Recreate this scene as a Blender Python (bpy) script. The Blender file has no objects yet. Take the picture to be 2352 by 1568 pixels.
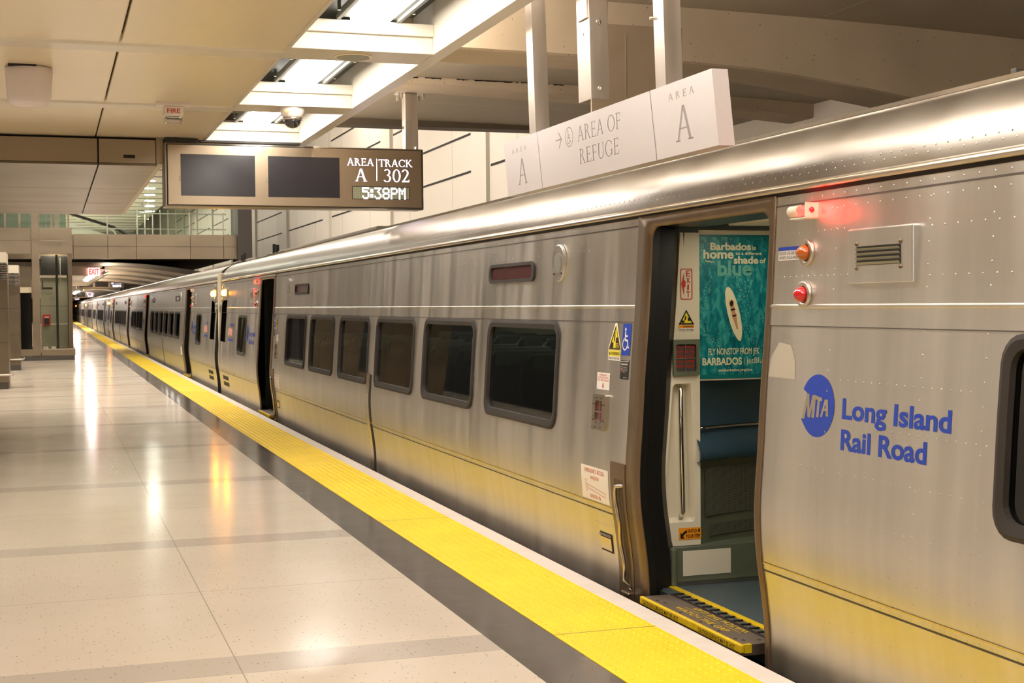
import bpy, bmesh, math, random
from mathutils import Vector, Matrix
random.seed(7)
D = bpy.data
SC = bpy.context.scene
COL = SC.collection
PI = math.pi

# ------------------------------------------------------------------ materials
def _nt(name):
    m = D.materials.new(name); m.use_nodes = True
    nt = m.node_tree
    return m, nt, nt.nodes['Principled BSDF']

def lin(c):
    return tuple(((v/255)/12.92 if v/255 <= .04045 else ((v/255+.055)/1.055)**2.4) for v in c)

def mat(name, rgb, rough=.5, metal=0., var=0., vscale=(3, 3, 3), rvar=0., bump=0., bscale=60, coat=0., spec=.5, detail=3):
    m, nt, b = _nt(name)
    c = lin(rgb)
    b.inputs['Base Color'].default_value = (*c, 1)
    b.inputs['Roughness'].default_value = rough
    b.inputs['Metallic'].default_value = metal
    b.inputs['Specular IOR Level'].default_value = spec
    b.inputs['Coat Weight'].default_value = coat
    b.inputs['Coat Roughness'].default_value = .08
    tc = nt.nodes.new('ShaderNodeTexCoord')
    if var or rvar:
        mp = nt.nodes.new('ShaderNodeMapping'); mp.inputs['Scale'].default_value = vscale
        nz = nt.nodes.new('ShaderNodeTexNoise'); nz.inputs['Scale'].default_value = 1.; nz.inputs['Detail'].default_value = detail
        nt.links.new(tc.outputs['Object'], mp.inputs['Vector']); nt.links.new(mp.outputs['Vector'], nz.inputs['Vector'])
        if var:
            mr = nt.nodes.new('ShaderNodeMapRange')
            mr.inputs['From Min'].default_value = .3; mr.inputs['From Max'].default_value = .7
            mr.inputs['To Min'].default_value = 1-var; mr.inputs['To Max'].default_value = 1+var
            mx = nt.nodes.new('ShaderNodeVectorMath'); mx.operation = 'SCALE'; mx.inputs[0].default_value = c
            nt.links.new(nz.outputs['Fac'], mr.inputs['Value']); nt.links.new(mr.outputs['Result'], mx.inputs['Scale'])
            nt.links.new(mx.outputs['Vector'], b.inputs['Base Color'])
        if rvar:
            mr = nt.nodes.new('ShaderNodeMapRange')
            mr.inputs['From Min'].default_value = .3; mr.inputs['From Max'].default_value = .7
            mr.inputs['To Min'].default_value = max(.03, rough-rvar); mr.inputs['To Max'].default_value = rough+rvar
            nt.links.new(nz.outputs['Fac'], mr.inputs['Value']); nt.links.new(mr.outputs['Result'], b.inputs['Roughness'])
    if bump:
        nz = nt.nodes.new('ShaderNodeTexNoise'); nz.inputs['Scale'].default_value = bscale; nz.inputs['Detail'].default_value = 4
        bp = nt.nodes.new('ShaderNodeBump'); bp.inputs['Strength'].default_value = bump; bp.inputs['Distance'].default_value = .01
        nt.links.new(tc.outputs['Object'], nz.inputs['Vector']); nt.links.new(nz.outputs['Fac'], bp.inputs['Height'])
        nt.links.new(bp.outputs['Normal'], b.inputs['Normal'])
    return m

def emit(name, rgb, s):
    m, nt, b = _nt(name)
    b.inputs['Base Color'].default_value = (*lin(rgb), 1)
    b.inputs['Emission Color'].default_value = (*lin(rgb), 1)
    b.inputs['Emission Strength'].default_value = s
    return m

def glassmat(name, tint, trans=.5, ior=1.5, rough=.02, gl=(1, 1, 1)):
    m = D.materials.new(name); m.use_nodes = True; nt = m.node_tree
    nt.nodes.remove(nt.nodes['Principled BSDF']); out = nt.nodes['Material Output']
    tr = nt.nodes.new('ShaderNodeBsdfTransparent'); tr.inputs['Color'].default_value = (*tint, 1)
    g = nt.nodes.new('ShaderNodeBsdfGlossy'); g.inputs['Roughness'].default_value = rough; g.inputs['Color'].default_value = (*gl, 1)
    fr = nt.nodes.new('ShaderNodeFresnel'); fr.inputs['IOR'].default_value = ior
    mx = nt.nodes.new('ShaderNodeMixShader')
    nt.links.new(fr.outputs['Fac'], mx.inputs['Fac']); nt.links.new(tr.outputs[0], mx.inputs[1]); nt.links.new(g.outputs[0], mx.inputs[2])
    nt.links.new(mx.outputs[0], out.inputs['Surface'])
    return m

def terrazzo(name, base, dark, band):
    """polished terrazzo: dark flecks; optional darker transverse band every 3.27 m and fine joints"""
    m, nt, b = _nt(name); L = nt.links.new; N = nt.nodes.new
    tc = N('ShaderNodeTexCoord')
    vo = N('ShaderNodeTexVoronoi'); vo.inputs['Scale'].default_value = 42
    nzw = N('ShaderNodeTexNoise'); nzw.inputs['Scale'].default_value = 90
    L(tc.outputs['Object'], vo.inputs['Vector']); L(tc.outputs['Object'], nzw.inputs['Vector'])
    add = N('ShaderNodeMath'); add.operation = 'MULTIPLY_ADD'; add.inputs[1].default_value = .34; L(nzw.outputs['Fac'], add.inputs[0]); L(vo.outputs['Distance'], add.inputs[2])
    lt = N('ShaderNodeMath'); lt.operation = 'LESS_THAN'; lt.inputs[1].default_value = .335; L(add.outputs[0], lt.inputs[0])
    sp = N('ShaderNodeSeparateColor'); L(vo.outputs['Color'], sp.inputs[0])
    gt = N('ShaderNodeMath'); gt.operation = 'GREATER_THAN'; gt.inputs[1].default_value = .66; L(sp.outputs[0], gt.inputs[0])
    ml = N('ShaderNodeMath'); ml.operation = 'MULTIPLY'; L(lt.outputs[0], ml.inputs[0]); L(gt.outputs[0], ml.inputs[1])
    nz = N('ShaderNodeTexNoise'); nz.inputs['Scale'].default_value = 1.1; nz.inputs['Detail'].default_value = 5; L(tc.outputs['Object'], nz.inputs['Vector'])
    c1 = N('ShaderNodeMix'); c1.data_type = 'RGBA'
    c1.inputs[6].default_value = (*[v*.93 for v in lin(base)], 1); c1.inputs[7].default_value = (*[min(1, v*1.05) for v in lin(base)], 1)
    L(nz.outputs['Fac'], c1.inputs[0])
    cur = c1.outputs[2]
    if band:
        sx = N('ShaderNodeSeparateXYZ'); L(tc.outputs['Object'], sx.inputs[0])
        a = N('ShaderNodeMath'); a.operation = 'SUBTRACT'; a.inputs[1].default_value = 5.9-3.27*20; L(sx.outputs['Y'], a.inputs[0])
        d = N('ShaderNodeMath'); d.operation = 'DIVIDE'; d.inputs[1].default_value = 3.27; L(a.outputs[0], d.inputs[0])
        f = N('ShaderNodeMath'); f.operation = 'FRACT'; L(d.outputs[0], f.inputs[0])
        k = N('ShaderNodeMath'); k.operation = 'LESS_THAN'; k.inputs[1].default_value = .094; L(f.outputs[0], k.inputs[0])
        c2 = N('ShaderNodeMix'); c2.data_type = 'RGBA'; L(k.outputs[0], c2.inputs[0]); L(cur, c2.inputs[6]); c2.inputs[7].default_value = (*lin(band), 1)
        cur = c2.outputs[2]
        # joints: band edge, mid bay, and along the platform
        def near(sock, v, w):
            s = N('ShaderNodeMath'); s.operation = 'COMPARE'; s.inputs[1].default_value = v; s.inputs[2].default_value = w; L(sock, s.inputs[0]); return s.outputs[0]
        j = None
        for sock in (near(f.outputs[0], .0, .0012), near(f.outputs[0], .545, .0009), near(sx.outputs['X'], .745, .003), near(sx.outputs['X'], -1.7, .003)):
            if j is None: j = sock
            else:
                mm = N('ShaderNodeMath'); mm.operation = 'MAXIMUM'; L(j, mm.inputs[0]); L(sock, mm.inputs[1]); j = mm.outputs[0]
        c3 = N('ShaderNodeMix'); c3.data_type = 'RGBA'; L(cur, c3.inputs[6]); c3.inputs[7].default_value = (*lin((150, 140, 128)), 1)
        h = N('ShaderNodeMath'); h.operation = 'MULTIPLY'; h.inputs[1].default_value = .7; L(j, h.inputs[0]); L(h.outputs[0], c3.inputs[0])
        cur = c3.outputs[2]
    c4 = N('ShaderNodeMix'); c4.data_type = 'RGBA'; L(cur, c4.inputs[6]); c4.inputs[7].default_value = (*lin(dark), 1)
    h = N('ShaderNodeMath'); h.operation = 'MULTIPLY'; h.inputs[1].default_value = .75; L(ml.outputs[0], h.inputs[0]); L(h.outputs[0], c4.inputs[0])
    L(c4.outputs[2], b.inputs['Base Color'])
    mr = N('ShaderNodeMapRange'); mr.inputs['To Min'].default_value = .10; mr.inputs['To Max'].default_value = .2; L(nz.outputs['Fac'], mr.inputs['Value']); L(mr.outputs[0], b.inputs['Roughness'])
    b.inputs['Specular IOR Level'].default_value = .55
    nb = N('ShaderNodeTexNoise'); nb.inputs['Scale'].default_value = 2.2; nb.inputs['Detail'].default_value = 2
    bp = N('ShaderNodeBump'); bp.inputs['Strength'].default_value = .10; bp.inputs['Distance'].default_value = .02
    L(tc.outputs['Object'], nb.inputs['Vector']); L(nb.outputs['Fac'], bp.inputs['Height']); L(bp.outputs['Normal'], b.inputs['Normal'])
    return m

def concrete(name, rgb, pits=True):
    m = mat(name, rgb, .85, 0, var=.10, vscale=(1.3, 1.3, 1.3), bump=.15, bscale=45, spec=.2, detail=6)
    if pits:
        nt = m.node_tree; b = nt.nodes['Principled BSDF']; L = nt.links.new; N = nt.nodes.new
        tc = N('ShaderNodeTexCoord'); vo = N('ShaderNodeTexVoronoi'); vo.inputs['Scale'].default_value = 26
        L(tc.outputs['Object'], vo.inputs['Vector'])
        sp = N('ShaderNodeSeparateColor'); L(vo.outputs['Color'], sp.inputs[0])
        mm = N('ShaderNodeMath'); mm.operation = 'MULTIPLY'; mm.inputs[1].default_value = .2; L(sp.outputs[0], mm.inputs[0])
        lt = N('ShaderNodeMath'); lt.operation = 'LESS_THAN'; L(vo.outputs['Distance'], lt.inputs[0]); L(mm.outputs[0], lt.inputs[1])
        gt = N('ShaderNodeMath'); gt.operation = 'GREATER_THAN'; gt.inputs[1].default_value = .45; L(sp.outputs[1], gt.inputs[0])
        m2 = N('ShaderNodeMath'); m2.operation = 'MULTIPLY'; L(lt.outputs[0], m2.inputs[0]); L(gt.outputs[0], m2.inputs[1])
        h = N('ShaderNodeMath'); h.operation = 'MULTIPLY'; h.inputs[1].default_value = .6; L(m2.outputs[0], h.inputs[0])
        src = b.inputs['Base Color'].links[0].from_socket
        mx = N('ShaderNodeMix'); mx.data_type = 'RGBA'; L(src, mx.inputs[6]); mx.inputs[7].default_value = (*lin((86, 74, 60)), 1)
        L(h.outputs[0], mx.inputs[0]); L(mx.outputs[2], b.inputs['Base Color'])
    return m

def seamat(name):
    m, nt, b = _nt(name); L = nt.links.new; N = nt.nodes.new
    tc = N('ShaderNodeTexCoord')
    mp = N('ShaderNodeMapping'); mp.inputs['Rotation'].default_value = (0, .5, 0); mp.inputs['Scale'].default_value = (34, 1, 16); L(tc.outputs['Object'], mp.inputs['Vector'])
    nz = N('ShaderNodeTexNoise'); nz.inputs['Scale'].default_value = 1.; nz.inputs['Detail'].default_value = 7; nz.inputs['Distortion'].default_value = .6; L(mp.outputs[0], nz.inputs['Vector'])
    cr = N('ShaderNodeValToRGB'); L(nz.outputs['Fac'], cr.inputs[0])
    e = cr.color_ramp.elements
    e[0].position = .22; e[0].color = (*lin((2, 74, 88)), 1); e[1].position = .78; e[1].color = (*lin((86, 186, 178)), 1)
    e2 = e.new(.5); e2.color = (*lin((12, 128, 136)), 1)
    vo = N('ShaderNodeTexVoronoi'); vo.inputs['Scale'].default_value = 1; mp2 = N('ShaderNodeMapping'); mp2.inputs['Scale'].default_value = (170, 1, 95); mp2.inputs['Rotation'].default_value = (0, .5, 0); L(tc.outputs['Object'], mp2.inputs['Vector']); L(mp2.outputs[0], vo.inputs['Vector']); n2 = N('ShaderNodeTexNoise'); n2.inputs['Scale'].default_value = 9; L(tc.outputs['Object'], n2.inputs['Vector'])
    sp = N('ShaderNodeSeparateColor'); L(vo.outputs['Color'], sp.inputs[0])
    lt = N('ShaderNodeMath'); lt.operation = 'LESS_THAN'; lt.inputs[1].default_value = .3; L(vo.outputs['Distance'], lt.inputs[0])
    gt = N('ShaderNodeMath'); gt.operation = 'GREATER_THAN'; gt.inputs[1].default_value = .62; L(sp.outputs[0], gt.inputs[0])
    g2 = N('ShaderNodeMath'); g2.operation = 'GREATER_THAN'; g2.inputs[1].default_value = .52; L(n2.outputs['Fac'], g2.inputs[0])
    m1 = N('ShaderNodeMath'); m1.operation = 'MULTIPLY'; L(lt.outputs[0], m1.inputs[0]); L(gt.outputs[0], m1.inputs[1])
    m2 = N('ShaderNodeMath'); m2.operation = 'MULTIPLY'; L(m1.outputs[0], m2.inputs[0]); L(g2.outputs[0], m2.inputs[1])
    h = N('ShaderNodeMath'); h.operation = 'MULTIPLY'; h.inputs[1].default_value = .7; L(m2.outputs[0], h.inputs[0])
    mx = N('ShaderNodeMix'); mx.data_type = 'RGBA'; L(cr.outputs[0], mx.inputs[6]); mx.inputs[7].default_value = (*lin((190, 220, 205)), 1); L(h.outputs[0], mx.inputs[0])
    L(mx.outputs[2], b.inputs['Base Color']); b.inputs['Roughness'].default_value = .35
    return m

def meshmat(name, rgb, hole, n=150):
    """perforated metal sheet: square grid of dark holes"""
    m, nt, b = _nt(name); L = nt.links.new; N = nt.nodes.new
    tc = N('ShaderNodeTexCoord'); sx = N('ShaderNodeSeparateXYZ'); L(tc.outputs['Object'], sx.inputs[0])
    outs = []
    for ax in ('X', 'Z'):
        a = N('ShaderNodeMath'); a.operation = 'MULTIPLY'; a.inputs[1].default_value = n; L(sx.outputs[ax], a.inputs[0])
        f = N('ShaderNodeMath'); f.operation = 'FRACT'; L(a.outputs[0], f.inputs[0])
        g = N('ShaderNodeMath'); g.operation = 'GREATER_THAN'; g.inputs[1].default_value = .36; L(f.outputs[0], g.inputs[0]); outs.append(g.outputs[0])
    k = N('ShaderNodeMath'); k.operation = 'MULTIPLY'; L(outs[0], k.inputs[0]); L(outs[1], k.inputs[1])
    mx = N('ShaderNodeMix'); mx.data_type = 'RGBA'; mx.inputs[6].default_value = (*lin(rgb), 1); mx.inputs[7].default_value = (*lin(hole), 1)
    L(k.outputs[0], mx.inputs[0]); L(mx.outputs[2], b.inputs['Base Color']); b.inputs['Roughness'].default_value = .5
    return m

M = {}
M['floor'] = terrazzo('cream_terrazzo', (222, 209, 190), (96, 86, 74), (198, 186, 172))
M['granite'] = terrazzo('charcoal_terrazzo', (104, 97, 90), (60, 55, 52), None)
M['coping'] = mat('pale_stone', (226, 214, 202), .5, 0, var=.05, vscale=(8, 8, 8))
M['yellow'] = mat('yellow_polymer', (247, 212, 34), .5, 0, var=.05, vscale=(2, 2, 2), bump=.05, bscale=300)
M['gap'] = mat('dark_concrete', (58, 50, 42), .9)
M['steel'] = mat('brushed_stainless_body', (206, 203, 198), .38, 1., var=.12, vscale=(1.5, 5.5, .45), rvar=.07, bump=.012, bscale=25, detail=5)
M['steel_roof'] = mat('polished_stainless_roof', (180, 175, 167), .33, 1., var=.03, vscale=(3, 5, 1), rvar=.03, bump=.008, bscale=8)
M['steel_trim'] = mat('stainless_trim', (196, 186, 170), .25, 1., var=.05, vscale=(4, 4, 4))
M['bronze'] = mat('bronze_toned_door_frame', (128, 110, 90), .4, .9, var=.1, vscale=(5, 5, 2))
M['recessbronze'] = mat('dull_bronze_recess', (100, 84, 64), .5, .6)
M['rubber'] = mat('dark_window_rubber', (44, 39, 35), .6, 0, var=.1, vscale=(6, 6, 6))
M['black'] = mat('black_rubber', (20, 18, 16), .42, 0)
M['seam'] = mat('seam_black', (30, 24, 20), .7)
M['glass'] = glassmat('dark_tinted_window', (.42, .46, .40), ior=1.5)
M['cream'] = mat('cream_moulding', (226, 218, 196), .42)
M['greensteel'] = mat('green_grey_panel', (112, 118, 98), .45, .3, var=.08, vscale=(6, 6, 6))
M['grille'] = meshmat('perforated_grille', (104, 106, 90), (44, 44, 38), 110)
M['bluevinyl'] = mat('dark_blue_shell', (52, 78, 94), .3, 0)
M['carfloor'] = mat('blue_grey_flecked_floor', (72, 84, 88), .5, 0, var=.25, vscale=(120, 120, 120))
M['seat'] = mat('grey_green_seat', (104, 116, 104), .5, 0)
M['seatdark'] = mat('dark_seat_back', (60, 66, 64), .5)
M['plate'] = mat('dark_bronze_plate', (112, 98, 86), .55, .3, var=.12, vscale=(9, 9, 9))
M['yellowpaint'] = mat('yellow_paint', (228, 192, 22), .45, 0, var=.08, vscale=(14, 14, 14))
M['dkbrown'] = mat('dark_brown_ink', (60, 24, 8), .6)
M['blue'] = mat('blue_vinyl_letters', (22, 62, 172), .4)
M['white'] = mat('white_label', (236, 230, 222), .5)
M['redink'] = mat('red_ink', (196, 34, 26), .5)
M['pinkink'] = mat('faded_red_ink', (208, 78, 70), .5)
M['blackink'] = mat('black_ink', (22, 20, 18), .5)
M['warnyellow'] = mat('warning_yellow', (240, 220, 48), .45)
M['orange'] = mat('warning_orange', (246, 156, 22), .45)
M['sea'] = seamat('turquoise_sea_print')
M['seaband'] = mat('teal_print', (20, 116, 120), .35)
M['posterink'] = mat('pale_poster_ink', (232, 226, 190), .4)
M['fadeink'] = mat('faint_poster_ink', (104, 176, 162), .4)
M['skin'] = mat('printed_skin', (206, 146, 108), .4)
M['hair'] = mat('printed_dark_hair', (40, 24, 18), .4)
M['amberdome'] = mat('amber_lens', (170, 84, 14), .12, 0, coat=1)
M['reddome'] = mat('red_lens', (196, 8, 26), .1, 0, coat=1)
M['redlit'] = emit('lit_red_lens', (255, 12, 8), 50)
M['redcore'] = emit('lit_red_core', (255, 170, 60), 40)
M['amberlit'] = emit('lit_amber_lens', (255, 160, 34), 55)
M['fadepink'] = mat('faded_pink_decal', (226, 160, 150), .5)
M['dest'] = mat('dark_destination_screen', (74, 36, 36), .25)
M['white_lamp'] = emit('fluorescent_diffuser', (255, 247, 240), 22)
M['liftfill'] = emit('lift_fill', (255, 240, 220), 16)
M['hall_fill'] = emit('hall_fill_lens', (255, 246, 236), 70)
M['mezzfill'] = emit('mezzanine_fill_lens', (255, 250, 240), 260)
M['far_cove_fill'] = emit('far_fill_diffuser', (255, 240, 224), 130)
M['downlight'] = emit('downlight_lens', (255, 248, 236), 60)
M['paint'] = mat('cream_ceiling_paint', (218, 204, 174), .27, 0, var=.02, vscale=(.6, .6, .6), spec=.6)
M['paintw'] = mat('ivory_trough_paint', (208, 200, 183), .3, 0)
M['recess'] = mat('grey_recess_metal', (150, 152, 142), .45, .2)
M['trough'] = mat('grey_trough_metal', (98, 100, 94), .5, .3)
M['joint'] = mat('joint_shadow_gap', (70, 58, 40), .8)
M['conc'] = concrete('pitted_concrete', (196, 180, 156))
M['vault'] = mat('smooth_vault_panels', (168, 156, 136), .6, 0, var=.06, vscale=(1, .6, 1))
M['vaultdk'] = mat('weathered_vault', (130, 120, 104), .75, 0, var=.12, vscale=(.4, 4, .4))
M['beamdk'] = mat('shade_brown_beam', (96, 84, 68), .6)  # dark brown paints the shade on the beam closing the vault
M['wallw'] = mat('white_wall_panels', (234, 224, 210), .45, 0, var=.015, vscale=(1, 1, 1))
M['pilast'] = mat('grey_pilaster_edge', (196, 190, 174), .5)
M['signsteel'] = mat('bronze_brushed_steel', (172, 156, 134), .34, 1., var=.012, vscale=(6, 1, .6), rvar=.015)
M['signframe'] = mat('grey_brushed_frame', (150, 142, 130), .3, 1.)
M['screen'] = mat('dark_display_glass', (40, 38, 42), .22, 0, spec=.6)
M['cove'] = emit('cove_fill_diffuser', (255, 240, 224), 32)
M['letlit'] = emit('lit_lettering', (240, 232, 255), 2.0)
M['clkdot'] = emit('lit_clock_pixels', (240, 234, 255), 2.2)
M['clkbg'] = mat('grey_green_led_matrix', (136, 138, 110), .5)
M['alu'] = mat('brushed_aluminium', (198, 189, 178), .36, .92, var=.04, vscale=(20, 20, 2), rvar=.05)
M['signwhite'] = mat('satin_aluminium_sign', (200, 193, 190), .45, .2, var=.02, vscale=(2, 2, 2))
M['signgrey'] = mat('grey_sign_lettering', (140, 130, 128), .5)
M['zinc'] = mat('dull_zinc_plate', (158, 142, 120), .5, .35, var=.08, vscale=(3, 3, 3))
M['clad'] = mat('stainless_cladding', (128, 117, 101), .34, 1., var=.05, vscale=(1, 2, 3), rvar=.05)
M['soffit'] = mat('dimmed_steel_soffit', (112, 101, 87), .36, 1., var=.05, vscale=(1, 2, 3), rvar=.03)  # bulkhead steel darkened so the underside looks dimmer than the face
M['clad2'] = mat('satin_steel_cladding', (156, 143, 124), .36, 1., var=.05, vscale=(1, 1, 3), rvar=.05)
M['elevglass'] = glassmat('green_tinted_lift_glass', (.92, .93, .89), ior=1.25)
M['railglass'] = glassmat('green_balustrade_glass', (.90, .95, .92), ior=1.35)
M['dkglass'] = mat('dark_glass', (16, 15, 14), .08, 0)
M['lobby'] = mat('pale_green_lift_wall', (160, 156, 138), .5, 0, var=.03, vscale=(1, 1, 1))
M['hall'] = mat('bright_hall_wall', (232, 230, 214), .6)
M['exitred'] = emit('lit_exit_red', (255, 40, 50), 3)
M['exitface'] = emit('lit_exit_face', (255, 190, 180), 1.6)
M['plastic'] = mat('white_plastic', (232, 222, 214), .4)
M['milky'] = mat('milky_plastic_cover', (226, 216, 214), .5)
M['smoked'] = mat('smoked_camera_dome', (30, 28, 28), .06, 0, coat=1)
M['chrome'] = mat('polished_chrome', (215, 208, 198), .12, 1.)
M['clear'] = glassmat('clear_lens', (.9, .9, .88), ior=1.45)
M['dkbase'] = mat('dark_plinth', (74, 68, 62), .5)
M['stickergrey'] = mat('faded_sticker_residue', (204, 196, 180), .4, .5)
M['diaphragm'] = mat('beige_gangway_rubber', (196, 186, 164), .5)

# ------------------------------------------------------------------ mesh helpers
ORG = {}
SPLIT = {'screw', 'bolt', 'drain_hole', 'cab_signal_lamp', 'clip', 'tile_joint', 'roof_cleat', 'sensor_dot', 'roof_antenna'}
def obj(name, bm, m, parent=None, smooth=False, label=None, kind=None):
    """small fittings that repeat become one object each"""
    if name in SPLIT:
        bm.verts.index_update(); left = set(bm.verts); isl = []
        while left:
            st = [left.pop()]; g = {st[0].index}
            while st:
                for e in st.pop().link_edges:
                    for v in e.verts:
                        if v in left: left.discard(v); g.add(v.index); st.append(v)
            isl.append(g)
        if len(isl) > 1:
            for g in isl[1:]:
                b2 = bm.copy(); b2.verts.ensure_lookup_table()
                bmesh.ops.delete(b2, geom=[v for v in b2.verts if v.index not in g], context='VERTS')
                _obj(name, b2, m, parent, smooth, label, kind)
            bm.verts.ensure_lookup_table()
            bmesh.ops.delete(bm, geom=[v for v in bm.verts if v.index not in isl[0]], context='VERTS')
    return _obj(name, bm, m, parent, smooth, label, kind)

def _obj(name, bm, m, parent=None, smooth=False, label=None, kind=None):
    """link bm as ONE mesh object; vertices are given in world space"""
    o0 = Vector((0, 0, 0))
    p = parent
    while p is not None:
        if p.name in ORG: o0 = ORG[p.name]; break
        p = p.parent
    if o0.length: bmesh.ops.translate(bm, verts=bm.verts, vec=-o0)
    me = D.meshes.new(name); bm.to_mesh(me); bm.free()
    ms = m if isinstance(m, (list, tuple)) else [m]
    for x in ms: me.materials.append(M[x])
    if smooth:
        for f in me.polygons: f.use_smooth = True
    o = D.objects.new(name, me); COL.objects.link(o)
    if parent: o.parent = parent
    if label: o['label'] = label
    if kind: o['kind'] = kind
    return o

def thing(name, label, cat, loc, group=None):
    o = D.objects.new(name, None); COL.objects.link(o); o.location = loc; o.empty_display_size = .2
    ORG[o.name] = Vector(loc); o['label'] = label; o['category'] = cat
    if group: o['group'] = group
    return o
def tag(o, label, cat, group=None):
    o['label'] = label; o['category'] = cat
    if group: o['group'] = group
    return o
def struct(name, bm, m, label, cat='structure', smooth=False):
    o = obj(name, bm, m, smooth=smooth); o['kind'] = 'structure'; o['label'] = label; o['category'] = cat; return o

def box(bm, x0, x1, y0, y1, z0, z1, bev=0, mi=0):
    if x0 > x1: x0, x1 = x1, x0
    if y0 > y1: y0, y1 = y1, y0
    if z0 > z1: z0, z1 = z1, z0
    v = [bm.verts.new((x, y, z)) for x in (x0, x1) for y in (y0, y1) for z in (z0, z1)]
    fs = [bm.faces.new([v[i] for i in q]) for q in ((0, 1, 3, 2), (4, 6, 7, 5), (0, 4, 5, 1), (2, 3, 7, 6), (0, 2, 6, 4), (1, 5, 7, 3))]
    for f in fs: f.material_index = mi
    if bev:
        es = set()
        for f in fs: es.update(f.edges)
        bmesh.ops.bevel(bm, geom=list(es), offset=bev, segments=2, affect='EDGES', profile=.5)
    return bm
def B(*a, **k): return box(bmesh.new(), *a, **k)

def quad(bm, a, b, c, d, mi=0):
    f = bm.faces.new([bm.verts.new(p) for p in (a, b, c, d)]); f.material_index = mi; return f

def grid(bm, rows, mi=0, closed=False):
    """loft rows of points"""
    vr = [[bm.verts.new(p) for p in r] for r in rows]
    n = len(vr[0])
    for i in range(len(vr)-1):
        for j in range(n if closed else n-1):
            k = (j+1) % n
            f = bm.faces.new((vr[i][j], vr[i][k], vr[i+1][k], vr[i+1][j])); f.material_index = mi
    return vr

def cyl(bm, p, q, r, n=12, r2=None, cap=True):
    p = Vector(p); q = Vector(q); d = (q-p).normalized()
    a = d.orthogonal().normalized(); b = d.cross(a)
    r2 = r if r2 is None else r2
    R = [[p+(a*math.cos(t)+b*math.sin(t))*r for t in [2*PI*i/n for i in range(n)]],
         [q+(a*math.cos(t)+b*math.sin(t))*r2 for t in [2*PI*i/n for i in range(n)]]]
    vr = grid(bm, R, closed=True)
    if cap: bm.faces.new(vr[0][::-1]); bm.faces.new(vr[1])
    return bm

def lathe(bm, c, axis, prof, n=20, sq=1.):
    """prof: list of (distance along axis, radius)"""
    c = Vector(c); d = Vector(axis).normalized(); a = d.orthogonal().normalized(); b = d.cross(a)
    rows = [[c+d*h+(a*math.cos(t)+b*math.sin(t))*max(r, 1e-5) for t in [2*PI*i/n for i in range(n)]] for h, r in prof]
    vr = grid(bm, rows, closed=True)
    bm.faces.new(vr[0][::-1]); bm.faces.new(vr[-1])
    return bm

def tube(bm, pts, r, n=8):
    pts = [Vector(p) for p in pts]; rows = []
    for i, p in enumerate(pts):
        d = (pts[min(i+1, len(pts)-1)]-pts[max(i-1, 0)]).normalized()
        a = d.cross(Vector((1, .01, .02))).normalized(); b = d.cross(a)
        rows.append([p+(a*math.cos(t)+b*math.sin(t))*r for t in [2*PI*k/n for k in range(n)]])
    vr = grid(bm, rows, closed=True); bm.faces.new(vr[0][::-1]); bm.faces.new(vr[-1]); return bm

# ------------------------------------------------------------------ train side profile (X as a function of z)
_PR = [(-.75, 2.99), (-.3, 2.99), (-.07, 2.987), (.06, 2.986), (.16, 2.979), (.28, 2.965), (.39, 2.949), (.51, 2.938), (.62, 2.935), (.72, 2.939), (.87, 2.951),
       (1.157, 2.969), (1.44, 2.992), (1.54, 2.999), (1.8, 3.014), (2.06, 3.029), (2.2, 3.04)]
def prof(z):
    P = _PR
    if z <= P[0][0]: return P[0][1]
    if z >= P[-1][0]: return P[-1][1]
    for i in range(len(P)-1):
        if P[i][0] <= z <= P[i+1][0]: break
    p0 = P[max(i-1, 0)]; p1 = P[i]; p2 = P[i+1]; p3 = P[min(i+2, len(P)-1)]
    h = p2[0]-p1[0]; t = (z-p1[0])/h
    m1 = (p2[1]-p0[1])/(p2[0]-p0[0])*h; m2 = (p3[1]-p1[1])/(p3[0]-p1[0])*h
    return (2*t**3-3*t*t+1)*p1[1]+(t**3-2*t*t+t)*m1+(-2*t**3+3*t*t)*p2[1]+(t**3-t*t)*m2
def S(Y, z, off=0.): return (prof(z)-off, Y, z)

def rr(a0, a1, b0, b1, r, n=5, sub=6):
    """closed rounded rectangle path with subdivided straight sides"""
    P = []
    def line(p, q):
        for i in range(sub): P.append((p[0]+(q[0]-p[0])*i/sub, p[1]+(q[1]-p[1])*i/sub))
    def arc(cx, cy, t0):
        for i in range(n): P.append((cx+r*math.cos(t0+PI/2*i/n), cy+r*math.sin(t0+PI/2*i/n)))
    arc(a1-r, b0+r, -PI/2); line((a1, b0+r), (a1, b1-r)); arc(a1-r, b1-r, 0); line((a1-r, b1), (a0+r, b1))
    arc(a0+r, b1-r, PI/2); line((a0, b1-r), (a0, b0+r)); arc(a0+r, b0+r, PI); line((a0+r, b0), (a1-r, b0))
    return P

def poly2(bm, pts, f, mi=0):
    fc = bm.faces.new([bm.verts.new(f(u, v)) for u, v in pts]); fc.material_index = mi
    return fc
def rect2(bm, u0, u1, v0, v1, f, n=1, mi=0):
    rows = [[f(u0, v0+(v1-v0)*i/n), f(u1, v0+(v1-v0)*i/n)] for i in range(n+1)]
    grid(bm, rows, mi)

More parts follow.
